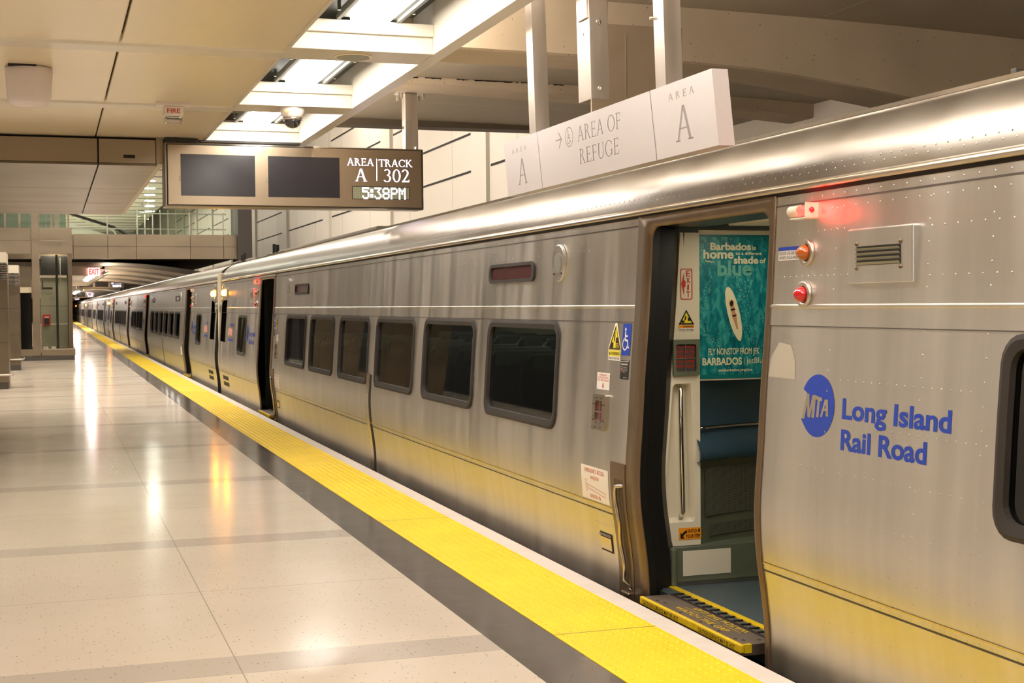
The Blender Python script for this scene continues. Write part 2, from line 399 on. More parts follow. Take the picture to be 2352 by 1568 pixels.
# ------------------------------------------------------------------ lettering
_tc = {}
def text2(s, bold=0.):
    key = (s, bold)
    if key not in _tc:
        c = D.curves.new('t', 'FONT'); c.body = s; c.size = 1; c.offset = bold; c.resolution_u = 4; c.fill_mode = 'FRONT'
        o = D.objects.new('t', c)
        me = D.meshes.new_from_object(o)
        vs = [(v.co.x, v.co.y) for v in me.vertices]; fs = [tuple(p.vertices) for p in me.polygons]
        D.objects.remove(o); D.curves.remove(c); D.meshes.remove(me)
        _tc[key] = (vs, fs)
    return _tc[key]
_CAP = None
def put_text(bm, s, u0, u1, v0, cap, f, bold=0., mi=0):
    """s fitted between u0 and u1 on baseline v0 with capital height cap"""
    global _CAP
    if _CAP is None: _CAP = max(v[1] for v in text2('H')[0])
    vs, fs = text2(s, bold)
    if not vs: return
    x0 = min(v[0] for v in vs); x1 = max(v[0] for v in vs); k = (u1-u0)/(x1-x0)
    V = [bm.verts.new(f(u0+(x-x0)*k, v0+y*cap/_CAP)) for x, y in vs]
    for q in fs:
        try: bm.faces.new([V[i] for i in q]).material_index = mi
        except ValueError: pass

def ring2(cx, cy, rx, ry, wx, wy, a0, a1, n=16):
    out = []
    for i in range(n):
        t0 = math.radians(a0+(a1-a0)*i/n); t1 = math.radians(a0+(a1-a0)*(i+1)/n)
        out.append([(cx+rx*math.cos(t0), cy+ry*math.sin(t0)), (cx+rx*math.cos(t1), cy+ry*math.sin(t1)),
                    (cx+(rx-wx)*math.cos(t1), cy+(ry-wy)*math.sin(t1)), (cx+(rx-wx)*math.cos(t0), cy+(ry-wy)*math.sin(t0))])
    return out
def sg(x0, y0, x1, y1, w): return [(x0-w/2, y0), (x0+w/2, y0), (x1+w/2, y1), (x1-w/2, y1)]
def rc(x0, x1, y0, y1): return [(x0, y0), (x1, y0), (x1, y1), (x0, y1)]
def serif_glyphs(t, T):
    sf = .035
    def stem(x, w=T, top=True, bot=True):
        g = [sg(x, 0, x, 1, w)]
        if bot: g.append(rc(x-w/2-.07, x+w/2+.07, 0, sf))
        if top: g.append(rc(x-w/2-.07, x+w/2+.07, 1-sf, 1))
        return g
    G = {}
    G['A'] = ([sg(.10, 0, .37, 1, t*1.3), sg(.66, 0, .39, 1, T), rc(.2, .55, .33, .33+t*.8), rc(0, .2, 0, sf), rc(.54, .79, 0, sf)], .80)
    G['R'] = (stem(.15)+ring2(.2, .75, .3, .25, T, t, -90, 90)+[sg(.62, 0, .36, .52, T), rc(.56, .74, 0, sf)], .74)
    G['E'] = (stem(.15)+[rc(.15, .52, 1-t, 1), rc(.15, .46, .49, .49+t), rc(.15, .56, 0, t), sg(.51, .8, .51, 1, t*.8), sg(.55, 0, .57, .22, t*.8), sg(.45, .42, .45, .62, t*.7)], .64)
    G['F'] = (stem(.15)+[rc(.15, .5, 1-t, 1), rc(.15, .45, .49, .49+t), sg(.49, .78, .49, 1, t*.8), sg(.44, .42, .44, .62, t*.7)], .58)
    G['O'] = (ring2(.42, .5, .40, .52, T, t, 0, 360, 28), .86)
    G['U'] = ([sg(.16, .3, .16, 1, T), sg(.62, .3, .62, 1, t*1.1), rc(.04, .28, 1-sf, 1), rc(.52, .73, 1-sf, 1)]+ring2(.383, .32, .283, .34, T*.75, t*1.3, 180, 360), .78)
    G['G'] = (ring2(.42, .5, .40, .52, T, t, 48, 322, 24)+[sg(.70, .08, .70, .42, T), rc(.58, .82, .42-sf, .42), sg(.70, .70, .70, .92, t)], .84)
    G['C'] = (ring2(.42, .5, .40, .52, T, t, 48, 312, 24)+[sg(.70, .70, .70, .94, t), sg(.70, .08, .70, .26, t*.7)], .78)
    G['T'] = (stem(.33, top=False)+[rc(.02, .64, 1-t, 1), sg(.03, .76, .03, 1, t*.9), sg(.63, .76, .63, 1, t*.9)], .68)
    G['K'] = (stem(.15)+[sg(.2, .42, .60, 1, t*1.4), sg(.70, 0, .33, .58, T), rc(.5, .7, 1-sf, 1), rc(.62, .82, 0, sf)], .80)
    G['B'] = (stem(.15)+ring2(.2, .76, .28, .24, T, t, -90, 90)+ring2(.2, .27, .34, .27, T, t, -90, 90), .66)
    G['0'] = (ring2(.33, .5, .31, .52, T, t, 0, 360, 28), .70)
    G['3'] = (ring2(.26, .77, .26, .25, T, t, -80, 150)+ring2(.26, .27, .31, .29, T, t, -150, 90), .66)
    G['2'] = (ring2(.27, .74, .27, .28, T, t, -25, 160)+[[(.04, .0), (.16, .0), (.53, .62), (.42, .64)], rc(.04, .56, 0, t*1.9), sg(.56, 0, .58, .2, t)], .66)
    G['D'] = (stem(.15)+ring2(.2, .5, .5, .5, T, t, -90, 90), .80)
    G[' '] = ([], .34)
    return G
def put_serif(bm, s, u0, u1, v0, cap, f, t=.05, T=.11, track=0., mi=0):
    G = serif_glyphs(t, T); x = 0; polys = []
    for ch in s:
        g, adv = G[ch]
        polys += [[(px+x, py) for px, py in p] for p in g]; x += adv+track
    xs = [p[0] for q in polys for p in q]; x0, x1 = min(xs), max(xs)
    for q in polys: poly2(bm, [(u0+(p[0]-x0)/(x1-x0)*(u1-u0), v0+p[1]*cap) for p in q], f, mi)

DOTS = {'5': ['11111', '10000', '11110', '00001', '00001', '10001', '01110'], ':': ['00', '11', '11', '00', '11', '11', '00'],
        '3': ['11111', '00010', '00100', '00010', '00001', '10001', '01110'], '8': ['01110', '10001', '10001', '01110', '10001', '10001', '01110'],
        'P': ['11110', '10001', '10001', '11110', '10000', '10000', '10000'], 'M': ['10001', '11011', '10101', '10101', '10001', '10001', '10001']}
def put_dots(bm, s, u0, u1, v0, v1, f):
    n = sum(len(DOTS[c][0])+1 for c in s)-1; du = (u1-u0)/n; dv = (v1-v0)/7; x = 0
    for c in s:
        for r, row in enumerate(DOTS[c]):
            for k, b in enumerate(row):
                if b == '1': rect2(bm, u0+(x+k)*du-.04*du, u0+(x+k+1)*du+.04*du, v1-(r+1)*dv-.04*dv, v1-r*dv+.04*dv, f)
        x += len(DOTS[c][0])+1

def wheelchair(bm, uc, vc, s, f, mi=0):
    """accessibility symbol, s = height"""
    k = s
    poly2(bm, [(uc-.08*k+.075*k*math.cos(a), vc+.42*k+.075*k*math.sin(a)) for a in [2*PI*i/12 for i in range(12)]], f, mi)
    def st(x0, y0, x1, y1, w):
        d = math.hypot(x1-x0, y1-y0); nx, ny = -(y1-y0)/d*w/2, (x1-x0)/d*w/2
        poly2(bm, [(uc+(x0+nx)*k, vc+(y0+ny)*k), (uc+(x0-nx)*k, vc+(y0-ny)*k), (uc+(x1-nx)*k, vc+(y1-ny)*k), (uc+(x1+nx)*k, vc+(y1+ny)*k)], f, mi)
    st(-.08, .33, -.06, -.06, .09); st(-.06, .14, .18, .14, .07); st(-.08, -.04, .2, -.04, .08); st(.18, -.04, .28, -.36, .08); st(.26, -.36, .38, -.32, .06)
    for q in ring2(-.06, -.2, .28, .27, .065, .065, 110, 345, 18): poly2(bm, [(uc+x*k, vc+y*k) for x, y in q], f, mi)

# ------------------------------------------------------------------ rail cars
ZS = [-.75, -.3, -.07, 0, .06, .11, .16, .22, .28, .34, .39, .45, .51, .565, .62, .67, .72, .79, .87, .96, 1.06, 1.157, 1.25, 1.35, 1.44, 1.49, 1.54, 1.62, 1.7, 1.8, 1.9, 1.98, 2.04]
WIN = [(8.04+1.796*k, 9.52+1.796*k) for k in range(6)]
ROOF = [(3.030, 2.045), (3.034, 2.08), (3.045, 2.13), (3.068, 2.18), (3.105, 2.23), (3.155, 2.275), (3.215, 2.312), (3.29, 2.342), (3.38, 2.366), (3.48, 2.388), (3.7, 2.42), (4.1, 2.452), (4.6, 2.462)]
ROOF = ROOF+[(9.2-x, z) for x, z in ROOF[::-1][1:]]

def ringpart(bm, layers):
    rows = []
    for path, off in layers: rows.append([S(Y, z, off) for Y, z in path])
    grid(bm, rows, closed=True)

def vstrip(bm, Y0, Y1, z0, z1, off, n=None):
    """strip on the car side between Y0 and Y1 following the side profile, lifted by off, with edges"""
    n = n or max(1, int((z1-z0)/.05))
    zs = [z0+(z1-z0)*i/n for i in range(n+1)]
    a, b = min(Y0, Y1), max(Y0, Y1)
    rows = [[S(a, z, 0), S(a, z, off), S(b, z, off), S(b, z, 0)] for z in zs]
    vr = grid(bm, rows)
    bm.faces.new(vr[0]); bm.faces.new(vr[-1][::-1])

def build_car(cabfar, yc, detail, label, lit=True):
    dy = yc-13.27
    root = thing('rail_car', label, 'train', (4.6, yc, -1.15), 'coupled stainless steel commuter rail cars')
    T = lambda Y: (Y if cabfar else 26.54-Y)+dy
    def span(a, b): a, b = T(a), T(b); return (min(a, b), max(a, b))
    mirrorT = lambda Y: T(26.54-Y)
    doors = [(T, True), (mirrorT, False)]
    ends = tuple(sorted((T(.55), T(26.25))))
    wins = [span(a, b) for a, b in WIN]+[span(2.36, 3.84), span(.74, 2.04)]
    small = [span(22.52, 23.5)]
    cabw = [span(25.25, 26.02)]
    holes = [(a+.036, b-.036, .77+.036, 1.44-.036) for a, b in wins]+[(a+.03, b-.03, .755+.03, 1.415-.03) for a, b in small]
    holes += [(a, b, .92, 1.67) for a, b in cabw]
    for f, _ in doors:
        a, b = sorted((f(5.43), f(6.89))); holes.append((a, b, -.8, 2.0))
    ys = set(ends); zs = set(ZS)
    for a, b, c, d in holes: ys |= {a, b}; zs |= {c, d}
    zs.discard(-.8); zs.add(2.0); ys = sorted(ys); zs = sorted(z for z in zs if z <= 2.041)
    bm = bmesh.new(); V = {}
    def vv(i, j):
        if (i, j) not in V: V[i, j] = bm.verts.new(S(ys[i], zs[j]))
        return V[i, j]
    for i in range(len(ys)-1):
        for j in range(len(zs)-1):
            y = (ys[i]+ys[i+1])/2; z = (zs[j]+zs[j+1])/2
            if any(a < y < b and c < z < d for a, b, c, d in holes): continue
            bm.faces.new((vv(i, j), vv(i, j+1), vv(i+1, j+1), vv(i+1, j)))
    obj('body_side', bm, 'steel', root, smooth=True)
    # roof, far side, ends and underframe
    bm = bmesh.new()
    grid(bm, [[(x, ends[0], z) for x, z in ROOF], [(x, ends[1], z) for x, z in ROOF]])
    obj('roof', bm, 'steel_roof', root, smooth=True)
    bm = bmesh.new()
    for k, (x, z) in enumerate(((3.31, 2.352), (3.40, 2.374), (3.50, 2.394))):
        box(bm, x-.012, x+.012, ends[0]+.2, ends[1]-2.5, z-.006, z+.012)
    obj('roof_rib', bm, 'steel_trim', root)
    a, b = span(16.5, 25.3)
    bm = box(bmesh.new(), 3.75, 5.45, a, b, 2.40, 2.515, .03)
    obj('roof_equipment_shroud', bm, 'vaultdk', root)
    bm = bmesh.new()
    for k in range(2): box(bm, 3.72, 3.78, T(24.2+k*.35)-.03, T(24.2+k*.35)+.03, 2.40, 2.62+.03*k, .01)
    box(bm, 3.66, 3.85, *span(23.2, 24.9), 2.40, 2.47, .01)
    obj('roof_antenna', bm, 'seam', root)
    bm = box(bmesh.new(), 6.16, 6.22, ends[0], ends[1], -.75, 2.05); obj('far_side', bm, 'steel', root)
    for y in ends:
        bm = bmesh.new(); poly2(bm, [(prof(z), z) for z in ZS]+ROOF[1:-1]+[(6.2, 2.04), (6.2, -.75)], lambda u, v: (u, y, v))
        obj('end_wall', bm, 'seam', root)
    bm = bmesh.new(); box(bm, 3.1, 6.15, ends[0]+.02, ends[1]-.02, -.12, -.002); obj('car_floor', bm, 'carfloor', root)
    # gutter, with the shade below it painted as a dark strip
    bm = bmesh.new()
    sec = [(0, 2.022), (.016, 2.022), (.022, 2.032), (.018, 2.046), (.004, 2.058), (-.01, 2.06)]
    grid(bm, [[S(y, z, o) for o, z in sec] for y in ends]); obj('gutter', bm, 'steel_trim', root, smooth=True)
    bm = bmesh.new(); rect2(bm, ends[0], ends[1], 2.006, 2.023, lambda u, v: S(u, v, .0015)); obj('gutter_shade', bm, 'seam', root)
    # raised belt rail and lower seam on every stretch of side between the doors
    dd = sorted(sorted((f(5.42), f(6.90))) for f, _ in doors)
    stretches = [(ends[0], dd[0][0]), (dd[0][1], dd[1][0]), (dd[1][1], ends[1])]
    bm = bmesh.new()
    for a, b in stretches:
        segs = [(a, b)]
        for c, d in cabw:
            if a < c < b: segs = [(a, c), (d, b)]
        for p, q in segs:
            grid(bm, [[S(y, z, o) for o, z in ((.0, 1.448), (.004, 1.449), (.004, 1.522), (.0075, 1.526), (.0075, 1.534), (0, 1.540))] for y in (p, q)])
    obj('belt_rail', bm, 'steel', root)
    bm = bmesh.new()
    for a, b in stretches:
        grid(bm, [[S(y, z, .0025) for z in (.372, .378)] for y in (a, b)])
        grid(bm, [[S(y, z, .0025) for z in (1.962, 1.968)] for y in (a, b)])
        grid(bm, [[S(y, z, .0045) for z in (1.445, 1.449)] for y in (a, b)])
    obj('panel_seam', bm, 'dkbase', root)
    bm = bmesh.new()
    for a, b in stretches: grid(bm, [[S(y, z, .003) for z in (.405, .412)] for y in (a, b)])
    obj('lower_bead', bm, 'steel_trim', root)
    # mid-car joint
    bm = bmesh.new(); vstrip(bm, 13.285+dy, 13.42+dy, -.6, .885, .012); obj('joint_cover', bm, 'steel_trim', root)
    bm = bmesh.new(); vstrip(bm, 13.235+dy, 13.283+dy, -.6, .875, .003); obj('joint_gap', bm, 'seam', root)
    # windows
    def window(a, b, c, d, r, ins, nm='window_frame', fm='rubber', gm='glass'):
        bm = bmesh.new()
        o = rr(a, b, c, d, r); m = rr(a+.018, b-.018, c+.018, d-.018, r-.018); i = rr(a+ins, b-ins, c+ins+.005, d-ins, r-.03)
        ringpart(bm, [(o, 0), (o, .012), (m, .017), (i, .010), (i, -.022)])
        fr = obj(nm, bm, fm, root, smooth=False)
        bm = bmesh.new(); rect2(bm, b-ins+.012, a+ins-.012, c+ins-.01, d-ins+.012, lambda u, v: S(u, v, -.014), n=8)
        obj('pane', bm, gm, fr, smooth=True)
    for a, b in wins: window(a, b, .77, 1.44, .10, .048)
    for a, b in small: window(a, b, .755, 1.415, .11, .04)
    for a, b in cabw:
        bm = bmesh.new(); rect2(bm, a, b, .92, 1.67, lambda u, v: (prof(v)+.05, u, v), n=6)
        box(bm, prof(.95), prof(.95)+.05, a, b, .9, .92)
        obj('cab_window', bm, 'dkglass', root)
    # doors
    for f, first in doors:
        full = detail and first
        p = lambda Y, z, off=0.: S(f(Y), z, off)
        z0 = -.08
        def path(yr, yl, top, r):
            P = [(yr, z0+(top-r-z0)*i/24) for i in range(25)]
            P += [(yr+r-r*math.cos(PI/2*i/6), top-r+r*math.sin(PI/2*i/6)) for i in range(1, 7)]
            P += [(yr+r+(yl-yr-2*r)*i/6, top) for i in range(1, 7)]
            P += [(yl-r+r*math.sin(PI/2*i/6), top-r+r*math.cos(PI/2*i/6)) for i in range(1, 7)]
            P += [(yl, top-r-(top-r-z0)*i/24) for i in range(1, 25)]
            return P
        po = path(5.42, 6.905, 2.012, .004); pm = path(5.445, 6.79, 1.972, .06); pi_ = path(5.47, 6.745, 1.95, .075)
        bm = bmesh.new()
        rows = [[p(Y, z, o) for Y, z in P] for P, o in ((po, 0), (po, .008), (pm, .012), (pi_, .002))]
        rows.append([(prof(z)+.010, f(Y), z) for Y, z in pi_])
        grid(bm, rows); obj('door_frame', bm, 'bronze', root, smooth=True)
        bm = bmesh.new()
        zz = [-.10+2.08*i/26 for i in range(27)]
        sec = [(.010, 6.745), (.05, 6.75), (.05, 6.80), (.085, 6.80), (.09, 6.845), (.13, 6.845), (.135, 6.89), (.20, 6.89), (.25, 6.95), (.25, 7.0)]
        grid(bm, [[(prof(z)+dx, f(Y), z) for dx, Y in sec] for z in zz])
        box(bm, 3.09, 3.38, *sorted((f(5.44), f(6.95))), 1.962, 2.0)
        box(bm, 3.06, 3.3, *sorted((f(5.40), f(5.45))), -.1, 1.98)
        if not full:
            box(bm, 3.32, 3.36, *sorted((f(5.3), f(7.0))), -.1, 2.0)
        obj('door_pocket', bm, 'black', root)
        # threshold plate
        a, b = sorted((f(5.59), f(6.72)))
        bm = box(bmesh.new(), 2.945, 3.14, a+.01, b, -.05, .0)
        pl = obj('threshold_plate', bm, 'plate', root)
        bm = box(bmesh.new(), 2.925, 2.948, a, b, -.036, .004, .006)
        box(bm, 2.9485, 2.985, a, a+.02, -.036, .003)
        obj('nosing', bm, 'yellowpaint', pl)
        bm = box(bmesh.new(), 3.175, 3.215, *sorted((f(5.45), f(6.95))), -.03, .004); obj('sill_strip', bm, 'yellowpaint', pl)
        bm = bmesh.new()
        for k in range(14):
            y = f(5.62+.083*k); box(bm, 3.12, 3.172, y-.006, y+.006, -.03, .006)
        box(bm, 3.10, 3.12, a, b, -.02, .002)
        obj('sill_comb', bm, 'seam', pl)
        if full:
            g = lambda u, v: (2.9242, -u, v)
            bm = bmesh.new()
            put_text(bm, 'CAUTION SURFACE MAY BE HOT', -6.68, -6.24, -.028, .02, g, .01)
            put_text(bm, 'CAUTION SURFACE MAY BE HOT', -6.02, -5.64, -.028, .02, g, .01)
            obj('caution_text', bm, 'dkbrown', pl)
            bm = bmesh.new()
            put_text(bm, 'WATCH THE GAP', -6.42, -5.86, 2.985, .034, lambda u, v: (v, -u, .0015), .008)
            put_text(bm, 'WATCH THE GAP', 5.80, 6.36, -3.094, .034, lambda u, v: (-v, u, .0015), .008)
            for u in ((5.80, 5.98), (6.02, 6.20), (6.24, 6.40)): rect2(bm, -u[1], -u[0], 3.0385, 3.042, lambda u, v: (v, -u, .0015))
            obj('plate_lettering', bm, 'yellowpaint', pl)
            bm = bmesh.new()
            for X, Y in ((2.975, 6.6), (2.99, 6.54), (2.965, 6.3), (2.97, 6.08), (2.99, 6.0), (2.965, 5.88), (2.97, 5.72), (2.99, 5.68), (3.06, 5.66), (3.07, 5.9)):
                poly2(bm, [(X+.009*math.cos(t), Y+.013*math.sin(t)) for t in [2*PI*i/10 for i in range(10)]], lambda u, v: (u, v, .0012))
            obj('drain_hole', bm, 'seam', pl)
        # lamps beside the door
        side = -1 if f(6) > f(5) else 1            # outward direction of the lamp side along Y
        nx = lambda z: prof(z)
        for z, lens, Y in ((1.754, 'amberdome', 5.132), (1.580, 'reddome', 5.138)):
            bm = lathe(bmesh.new(), (nx(z)+.004, f(Y), z), (-1, 0, 0), [(0, .056), (.018, .056), (.022, .051), (.02, .036), (.014, .034)], 24)
            fl = obj('lamp_flange', bm, 'alu', root, smooth=True)
            bm = lathe(bmesh.new(), (nx(z)-.01, f(Y), z), (-1, 0, 0), [(0, .034), (.012, .033), (.024, .029), (.036, .021), (.043, .010), (.045, .001)], 20)
            obj('lens', bm, lens, fl, smooth=True)
        z = 1.928; X = nx(z)-.032
        bm = cyl(bmesh.new(), (X, f(5.155), z+.002), (X, f(5.23), z+.002), .024, 16)
        fl = obj('side_lamp_housing', bm, 'cream', root, smooth=False)
        bm = bmesh.new(); box(bm, nx(z)-.06, nx(z)+.005, f(5.07)-.003, f(5.07)+.003, z-.03, z+.032); box(bm, nx(z)-.06, nx(z)+.005, *sorted((f(5.07), f(5.2))), z-.034, z-.028)
        obj('lamp_bracket', bm, 'cream', fl)
        bm = lathe(bmesh.new(), (X, f(5.155), z+.002), (0, f(5.1)-f(5.155), 0), [(0, .021), (.02, .021), (.034, .015), (.04, .004)], 16)
        obj('lens', bm, 'redlit', fl, smooth=True)
        bm = lathe(bmesh.new(), (X, f(5.067), z+.002), (0, f(5.05)-f(5.067), 0), [(0, .012), (.008, .01), (.011, .002)], 12)
        obj('rear_lens', bm, 'reddome', fl, smooth=True)
        # stickers on the window side of the door
        if full or (detail and not first):
            fu = (lambda u, v: S(-u, v, .0015)); fu2 = (lambda u, v: S(-u, v, .0026)); fu3 = (lambda u, v: S(-u, v, .0036))
            yL = lambda Y0, Y1: (-max(f(Y0), f(Y1)), -min(f(Y0), f(Y1)))
            # gap warning triangle
            u0, u1 = yL(7.251, 7.075); um = (u0+u1)/2
            bm = bmesh.new(); poly2(bm, [(u0+.002, 1.232), (u1, 1.232), (u1-.002, 1.305), (um+.012, 1.442), (um-.012, 1.442), (u0-.002, 1.305)], fu)
            st = obj('gap_warning_sticker', bm, 'white', root)
            bm = bmesh.new(); poly2(bm, [(u0+.006, 1.256), (u1-.006, 1.256), (u1-.006, 1.287), (u0+.006, 1.287)], fu2); poly2(bm, [(u0+.006, 1.291), (u1-.006, 1.291), (u1-.004, 1.302), (um, 1.436), (u0+.004, 1.302)], fu2)
            obj('yellow_field', bm, 'warnyellow', st)
            bm = bmesh.new()
            for a0, b0, a1, b1 in ((u0+.014, 1.297, um, 1.425), (u1-.014, 1.297, um, 1.425)): poly2(bm, [(a0-.006, b0), (a0+.008, b0), (a1+.006, b1-.012), (a1, b1)], fu3)
            rect2(bm, u0+.012, u1-.012, 1.294, 1.301, fu3); rect2(bm, u0+.03, um-.02, 1.302, 1.332, fu3); rect2(bm, um+.012, um+.05, 1.328, 1.36, fu3)
            for k in range(3): rect2(bm, um+.012, u1-.028, 1.304+.008*k, 1.308+.008*k, fu3)
            poly2(bm, [(um-.016, 1.336), (um-.004, 1.34), (um+.002, 1.375), (um-.012, 1.372)], fu3); poly2(bm, [(um-.01+.008*math.cos(t), 1.385+.008*math.sin(t)) for t in [k*PI/4 for k in range(8)]], fu3)
            put_text(bm, 'WARNING', u0+.04, u1-.012, 1.263, .017, fu3, .01); put_text(bm, 'Watch the Gap', u0+.01, u1-.01, 1.240, .011, fu3, .01)
            poly2(bm, [(u0+.014, 1.263), (u0+.034, 1.263), (u0+.024, 1.282)], fu3)
            obj('pictogram', bm, 'blackink', st)
            u0, u1 = yL(7.064, 6.948)
            bm = bmesh.new(); rect2(bm, u0, u1, 1.265, 1.438, fu, 3); st = obj('accessibility_sticker', bm, 'blue', root)
            bm = bmesh.new(); wheelchair(bm, (u0+u1)/2-.006, 1.352, .13, fu2); obj('pictogram', bm, 'white', st)
            bm = bmesh.new(); rect2(bm, u0, u1, 1.134, 1.237, fu, 2); st = obj('assault_notice', bm, 'blackink', root)
            bm = bmesh.new(); put_text(bm, 'Assaulting', u0+.01, u1-.012, 1.212, .011, fu2, .015)
            for k in range(4): put_text(bm, ['MTA employees is a', 'felony. You can get up to', 'seven years in jail', 'for it.'][k], u0+(.01 if k < 3 else .04), u1-(.02 if k < 3 else .04), 1.199-.009*k, .005, fu2)
            rect2(bm, u0+.004, u1-.004, 1.230, 1.233, fu2); put_text(bm, 'New York State law', u0+.05, u1-.015, 1.142, .005, fu2)
            obj('lettering', bm, 'white', st)
            bm = bmesh.new(); put_text(bm, '7', u0+.01, u0+.028, 1.165, .024, fu2, .01); obj('red_figure', bm, 'redink', st)
            u0, u1 = yL(7.395, 7.206)
            bm = bmesh.new(); rect2(bm, u0, u1, 1.062, 1.158, fu, 3); st = obj('door_release_label', bm, 'white', root)
            bm = bmesh.new()
            for k, s in enumerate(('EMERGENCY', 'DOOR RELEASE', 'PULL RED HANDLE')): put_text(bm, s, u0+(.035, .02, .01)[k], u1-(.035, .02, .01)[k], 1.140-.015*k, .010, fu2)
            um = (u0+u1)/2; rect2(bm, um-.007, um+.007, 1.082, 1.098, fu2); poly2(bm, [(um-.013, 1.083), (um, 1.068), (um+.013, 1.083)], fu2)
            obj('lettering', bm, 'pinkink', st)
            # emergency handle box
            a, b = sorted((f(7.405), f(7.215)))
            bm = bmesh.new(); ringpart(bm, [(rr(a, b, .833, 1.035, .008), 0), (rr(a, b, .833, 1.035, .008), .02), (rr(a+.04, b-.04, .872, 1.0, .02), .02), (rr(a+.04, b-.04, .872, 1.0, .02), .006)])
            bx = obj('emergency_handle_box', bm, 'steel_trim', root)
            bm = bmesh.new(); rect2(bm, a+.03, b-.03, .86, 1.01, lambda u, v: S(u, v, .006), 3); obj('handle_recess', bm, 'dkbase', bx)
            bm = bmesh.new()
            for k in range(5): put_text(bm, ('PULL DOWN', 'RED', 'HANDLE', 'TO OPEN', 'DOOR')[k], -b+.052, -a-.052, .980-.023*k, .012, lambda u, v: S(-u, v, .008))
            obj('lettering', bm, 'redink', bx)
            bm = bmesh.new(); ym = (a+b)/2; rect2(bm, ym-.0025, ym+.0025, .872, 1.0, lambda u, v: S(u, v, .0125)); rect2(bm, a+.04, b-.04, .932, .937, lambda u, v: S(u, v, .0125)); obj('cover_bar', bm, 'alu', bx)
            bm = bmesh.new()
            for Y in (a+.06, b-.06):
                for z in (.85, 1.018): lathe(bm, S(Y, z, .018), (-1, 0, 0), [(0, .008), (.006, .006), (.008, .001)], 8)
            for Y in (a+.02, b-.02):
                for z in (.89, .98): lathe(bm, S(Y, z, .018), (-1, 0, 0), [(0, .008), (.006, .006), (.008, .001)], 8)
            obj('screw', bm, 'dkbase', bx)
            # knock-in label
            u0, u1 = yL(7.58, 7.165)
            bm = bmesh.new(); rect2(bm, u0, u1, .42, .615, fu, 6); st = obj('emergency_access_label', bm, 'white', root)
            bm = bmesh.new(); put_text(bm, 'EMERGENCY ACCESS', u0+.06, u1-.06, .578, .022, fu2); put_text(bm, 'WINDOW', u0+.14, u1-.14, .54, .02, fu2); put_text(bm, 'KNOCK  IN', u0+.13, u1-.13, .432, .022, fu2)
            for q in ([(u0+.08, .508), (u0+.36, .478), (u0+.36, .456), (u0+.10, .486)], [(u0+.06, .532), (u0+.078, .53), (u0+.09, .468), (u0+.07, .468)]):
                for k in range(len(q)):
                    p0, p1 = q[k], q[(k+1) % len(q)]; d = math.hypot(p1[0]-p0[0], p1[1]-p0[1]); n_ = (-(p1[1]-p0[1])/d*.0012, (p1[0]-p0[0])/d*.0012)
                    poly2(bm, [(p0[0]-n_[0], p0[1]-n_[1]), (p1[0]-n_[0], p1[1]-n_[1]), (p1[0]+n_[0], p1[1]+n_[1]), (p0[0]+n_[0], p0[1]+n_[1])], fu2)
            obj('lettering', bm, 'pinkink', st)
            # step handle beside the door frame
            a, b = sorted((f(6.91), f(7.115)))
            bm = bmesh.new(); vstrip(bm, a, b, -.10, .678, .010)
            hp = obj('grab_handle_plate', bm, 'bronze', root)
            a2, b2 = sorted((f(6.945), f(7.06)))
            bm = bmesh.new(); rect2(bm, a2, b2, -.03, .59, lambda u, v: S(u, v, .0112), 14); obj('handle_recess', bm, 'recessbronze', hp)
            pts = [S(f(6.945), .56, .0)]+[S(f(7.0+.012*math.sin(i)), .55-.04*i, .028) for i in range(14)]+[S(f(6.945), -.01, .0)]
            bm = tube(bmesh.new(), pts, .011, 10); obj('grab_handle', bm, 'steel_trim', hp, smooth=True)
            bm = bmesh.new(); a3, b3 = sorted((f(6.945), f(7.05))); box(bm, prof(0)-.03, prof(0), a3, b3, -.045, -.03, .004); obj('handle_foot', bm, 'steel_trim', hp)
            # recessed latch
            a, b = sorted((f(7.115), f(7.455)))
            bm = bmesh.new(); vstrip(bm, a, b, .09, .30, .003); lp = obj('latch_plate', bm, 'steel', root)
            a2, b2 = sorted((f(7.185), f(7.37)))
            bm = bmesh.new(); rect2(bm, a2, b2, .143, .252, lambda u, v: S(u, v, .0036), 4); obj('latch_recess', bm, 'seam', lp)
            bm = bmesh.new(); vstrip(bm, a2+.014, b2-.012, .155, .225, .010); cyl(bm, S(a2+.014, .238, .01), S(b2-.014, .238, .01), .006, 8)
            obj('latch_flap', bm, 'steel_trim', lp)
        elif not detail:
            yL = lambda Y0, Y1: (-max(f(Y0), f(Y1)), -min(f(Y0), f(Y1)))
            bm = bmesh.new(); rect2(bm, *yL(7.58, 7.165), .42, .615, lambda u, v: S(-u, v, .002), 4); obj('emergency_access_label', bm, 'white', root)
            bm = bmesh.new(); vstrip(bm, f(6.91), f(7.115), -.1, .678, .01); obj('grab_handle_plate', bm, 'bronze', root)
        # destination display and loudspeaker between door and windows
        a, b = sorted((f(8.58), f(9.56)))
        bm = bmesh.new(); ringpart(bm, [(rr(a, b, 1.70, 1.832, .05), 0), (rr(a, b, 1.70, 1.832, .05), .014), (rr(a+.04, b-.04, 1.722, 1.81, .035), .014), (rr(a+.04, b-.04, 1.722, 1.81, .035), .002)])
        ds = obj('destination_display', bm, 'rubber', root)
        bm = bmesh.new(); rect2(bm, a+.03, b-.03, 1.716, 1.816, lambda u, v: S(u, v, .002), 3); obj('screen', bm, 'dest', ds)
        Y = f(8.118); z = 1.803
        bm = lathe(bmesh.new(), S(Y, z, -.002), (-1, 0, 0), [(0, .115), (.014, .115), (.018, .110), (.018, .001)], 28); sp = obj('outside_loudspeaker', bm, 'steel', root)
        bm = lathe(bmesh.new(), S(Y, z, .016), (-1, 0, 0), [(0, .062), (.0035, .062), (.004, .001)], 24); obj('speaker_mesh', bm, 'recess', sp)
